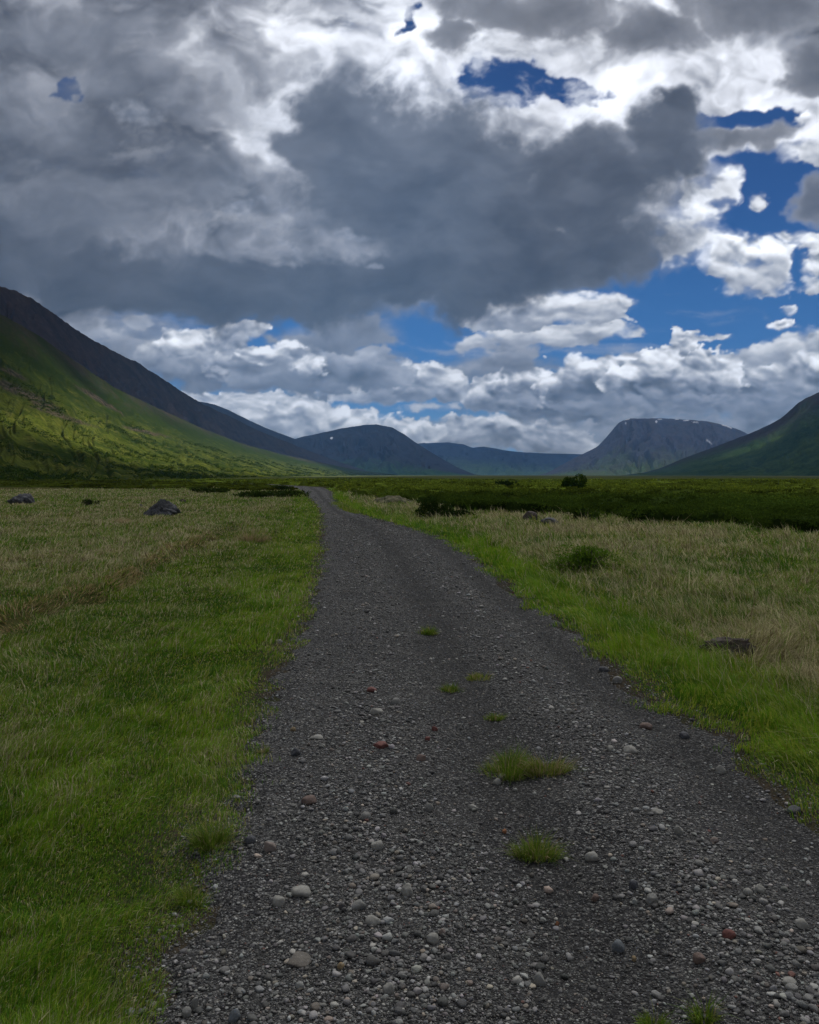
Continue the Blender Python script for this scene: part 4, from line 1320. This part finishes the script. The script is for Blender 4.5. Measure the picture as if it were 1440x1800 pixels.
# ------------------------------------------------------------------ tufts growing in the gravel
def tuft(label, px, py, wpx, hpx, n, dry=.2, seed=0, group=None, yellow=.2, line=None):
    X, Y = ground_at(px, py)
    k = math.hypot(X, Y) / F_PX
    w, h = wpx * k / 2, hpx * k
    g = np.random.default_rng(1700 + seed)
    a = g.uniform(0, 6.283, n); q = np.sqrt(g.uniform(0, 1, n))
    nc = 13
    ca, cq = g.uniform(0, 6.283, nc), np.sqrt(g.uniform(0, 1, nc))
    cx, cy2, ch = np.cos(ca) * cq * w * .72, np.sin(ca) * cq * w * .5, g.uniform(.45, 1.15, nc)
    ci = g.integers(0, nc, n)
    loose = g.random(n) < .18
    x = np.where(loose, np.cos(a) * q * w, cx[ci] + g.normal(0, .13, n) * w); y = np.where(loose, np.sin(a) * q * w * .6, cy2[ci] + g.normal(0, .10, n) * w)
    hh = h * 1.2 * np.where(loose, .5, ch[ci]) * g.uniform(.35, 1.2, n)
    q = np.clip(np.hypot(x, y) / w, 0, 1)
    if line:                                              # a strip that follows the track
        x1, y1 = ground_at(*line)
        f_ = g.uniform(-.5, .5, n) + .06 * g.normal(size=n)
        x = (x1 - X) * f_ * 2 * .5 + g.normal(0, .14, n); y = (y1 - Y) * f_ * 2 * .5 + g.normal(0, .14, n); q = g.uniform(0, 1, n)
        X, Y = (X + x1) / 2, (Y + y1) / 2
    wd = np.maximum(.0022, math.hypot(X, Y) * .0006) * g.uniform(.6, 1.2, n)
    k1 = g.random(n)[:, None]
    t = np.array([.055, .120, .010]) * (1 - k1) + np.array([.15, .23, .025]) * k1
    d = g.random(n) < dry
    t[d] = np.array([.38, .29, .16]) * g.uniform(.6, 1.1, (d.sum(), 1))
    yy = g.random(n) < yellow
    t[yy & ~d] = np.array([.21, .24, .035])
    o = blades("grass_tuft", x, y, np.zeros(n), hh, wd, np.arctan2(y, x) + g.normal(0, .5, n), np.clip(.2 + .7 * q + g.normal(0, .35, n), 0, 1.4), g.uniform(.2, .8, n), t)
    o.location = (X, Y, float(surf_z(X, Y)))
    tag(o, label, "grass tuft", group)


tuft("large green tuft forming the left half of the widest clump in the track", 895, 1362, 104, 42, 1500, .12, 1)
tuft("yellowish tuft forming the right half of the widest clump in the track", 962, 1364, 92, 34, 1300, .35, 2, yellow=.5)
tuft("nearest green tuft with thin dry stalks, low in the middle of the track", 942, 1502, 92, 40, 1100, .15, 3)
tuft("small green tuft above the widest clump", 870, 1268, 38, 16, 420, .1, 4)
tuft("small dark green tuft, left one of the pair farther up the track", 790, 1218, 46, 16, 420, .12, 5)
tuft("flat yellow-green tuft, right one of the pair farther up the track", 846, 1199, 54, 12, 420, .2, 6, yellow=.6)
tuft("lone bright green tuft in the middle distance of the track", 752, 1117, 38, 15, 420, .08, 7)
tuft("dark tuft at the bottom edge of the picture, left of two", 1150, 1806, 50, 34, 300, .05, 8)
tuft("spiky tuft at the bottom edge of the picture, right of two", 1238, 1806, 44, 44, 300, .1, 9)
tuft("sprawling tuft reaching into the gravel from the left verge", 372, 1492, 70, 44, 1100, .12, 10)
tuft("thin fan-shaped tuft at the left verge below the sprawling one", 335, 1584, 60, 34, 500, .1, 11)
tuft("faint yellow tuft near the left edge of the track", 462, 1330, 30, 12, 200, .4, 12)
tuft("long narrow strip of green grass between the far wheel ruts", 590, 886, 44, 7, 2600, .15, 13, line=(625, 902))
tuft("pale dry tussock on the left verge in the middle distance", 442, 950, 74, 28, 650, .7, 15)
tuft("pale hummock of dry grass in the left field nearer than the boulders", 217, 925, 44, 9, 900, .85, 16)


# mound of earth and dry grass beside the bend
X_, Y_ = ground_at(690, 887)
v, f = ico(5)
kk = Y_ / F_PX
Pm = np.stack([v[:, 0] * 42 * kk, v[:, 1] * 30 * kk, np.clip(v[:, 2], -.2, 1) * 13 * kk * (1 + .5 * fbm(v[:, 0] * 2, v[:, 1] * 2, 1801, 4))], -1)
tm = NT("mound_turf")
tn = tm.noise(pos(tm), 3.2, 6, .7)
tm.bsdf(tm.ramp(tn, [(.35, (.03, .032, .014)), (.5, (.07, .07, .03)), (.65, (.17, .145, .09))]), .95, tm.bump(tn, .9, .12))
mo = mesh_np("grassy_mound", Pm, [f], tm.m, smooth=True)
mo.location = (X_, Y_ + .8, -.02)
tag(mo, "low earthy mound with dry grass right of the track near the bend", "mound")

# ------------------------------------------------------------------ air: even haze round everything below the sky
import bmesh
hm = bmesh.new()
bmesh.ops.create_cube(hm, size=1)
for v_ in hm.verts:
    v_.co.x *= 21400; v_.co.y *= 21400
    v_.co.z = HAZE_TOP if v_.co.z > 0 else -3.5
hme = bpy.data.meshes.new("haze")
hm.to_mesh(hme); hm.free()
ho = bpy.data.objects.new("haze", hme); COL.objects.link(ho)
hmat = bpy.data.materials.new("haze"); hmat.use_nodes = True
ht = hmat.node_tree; ht.nodes.clear()
hout = ht.nodes.new("ShaderNodeOutputMaterial"); hv = ht.nodes.new("ShaderNodeVolumePrincipled")
hv.inputs["Color"].default_value = (.22, .50, 1.0, 1)
hv.inputs["Density"].default_value = 4.2e-5
ht.links.new(hv.outputs[0], hout.inputs["Volume"])
hme.materials.append(hmat)
tag(ho, label="thin bluish air over the valley", kind="stuff")
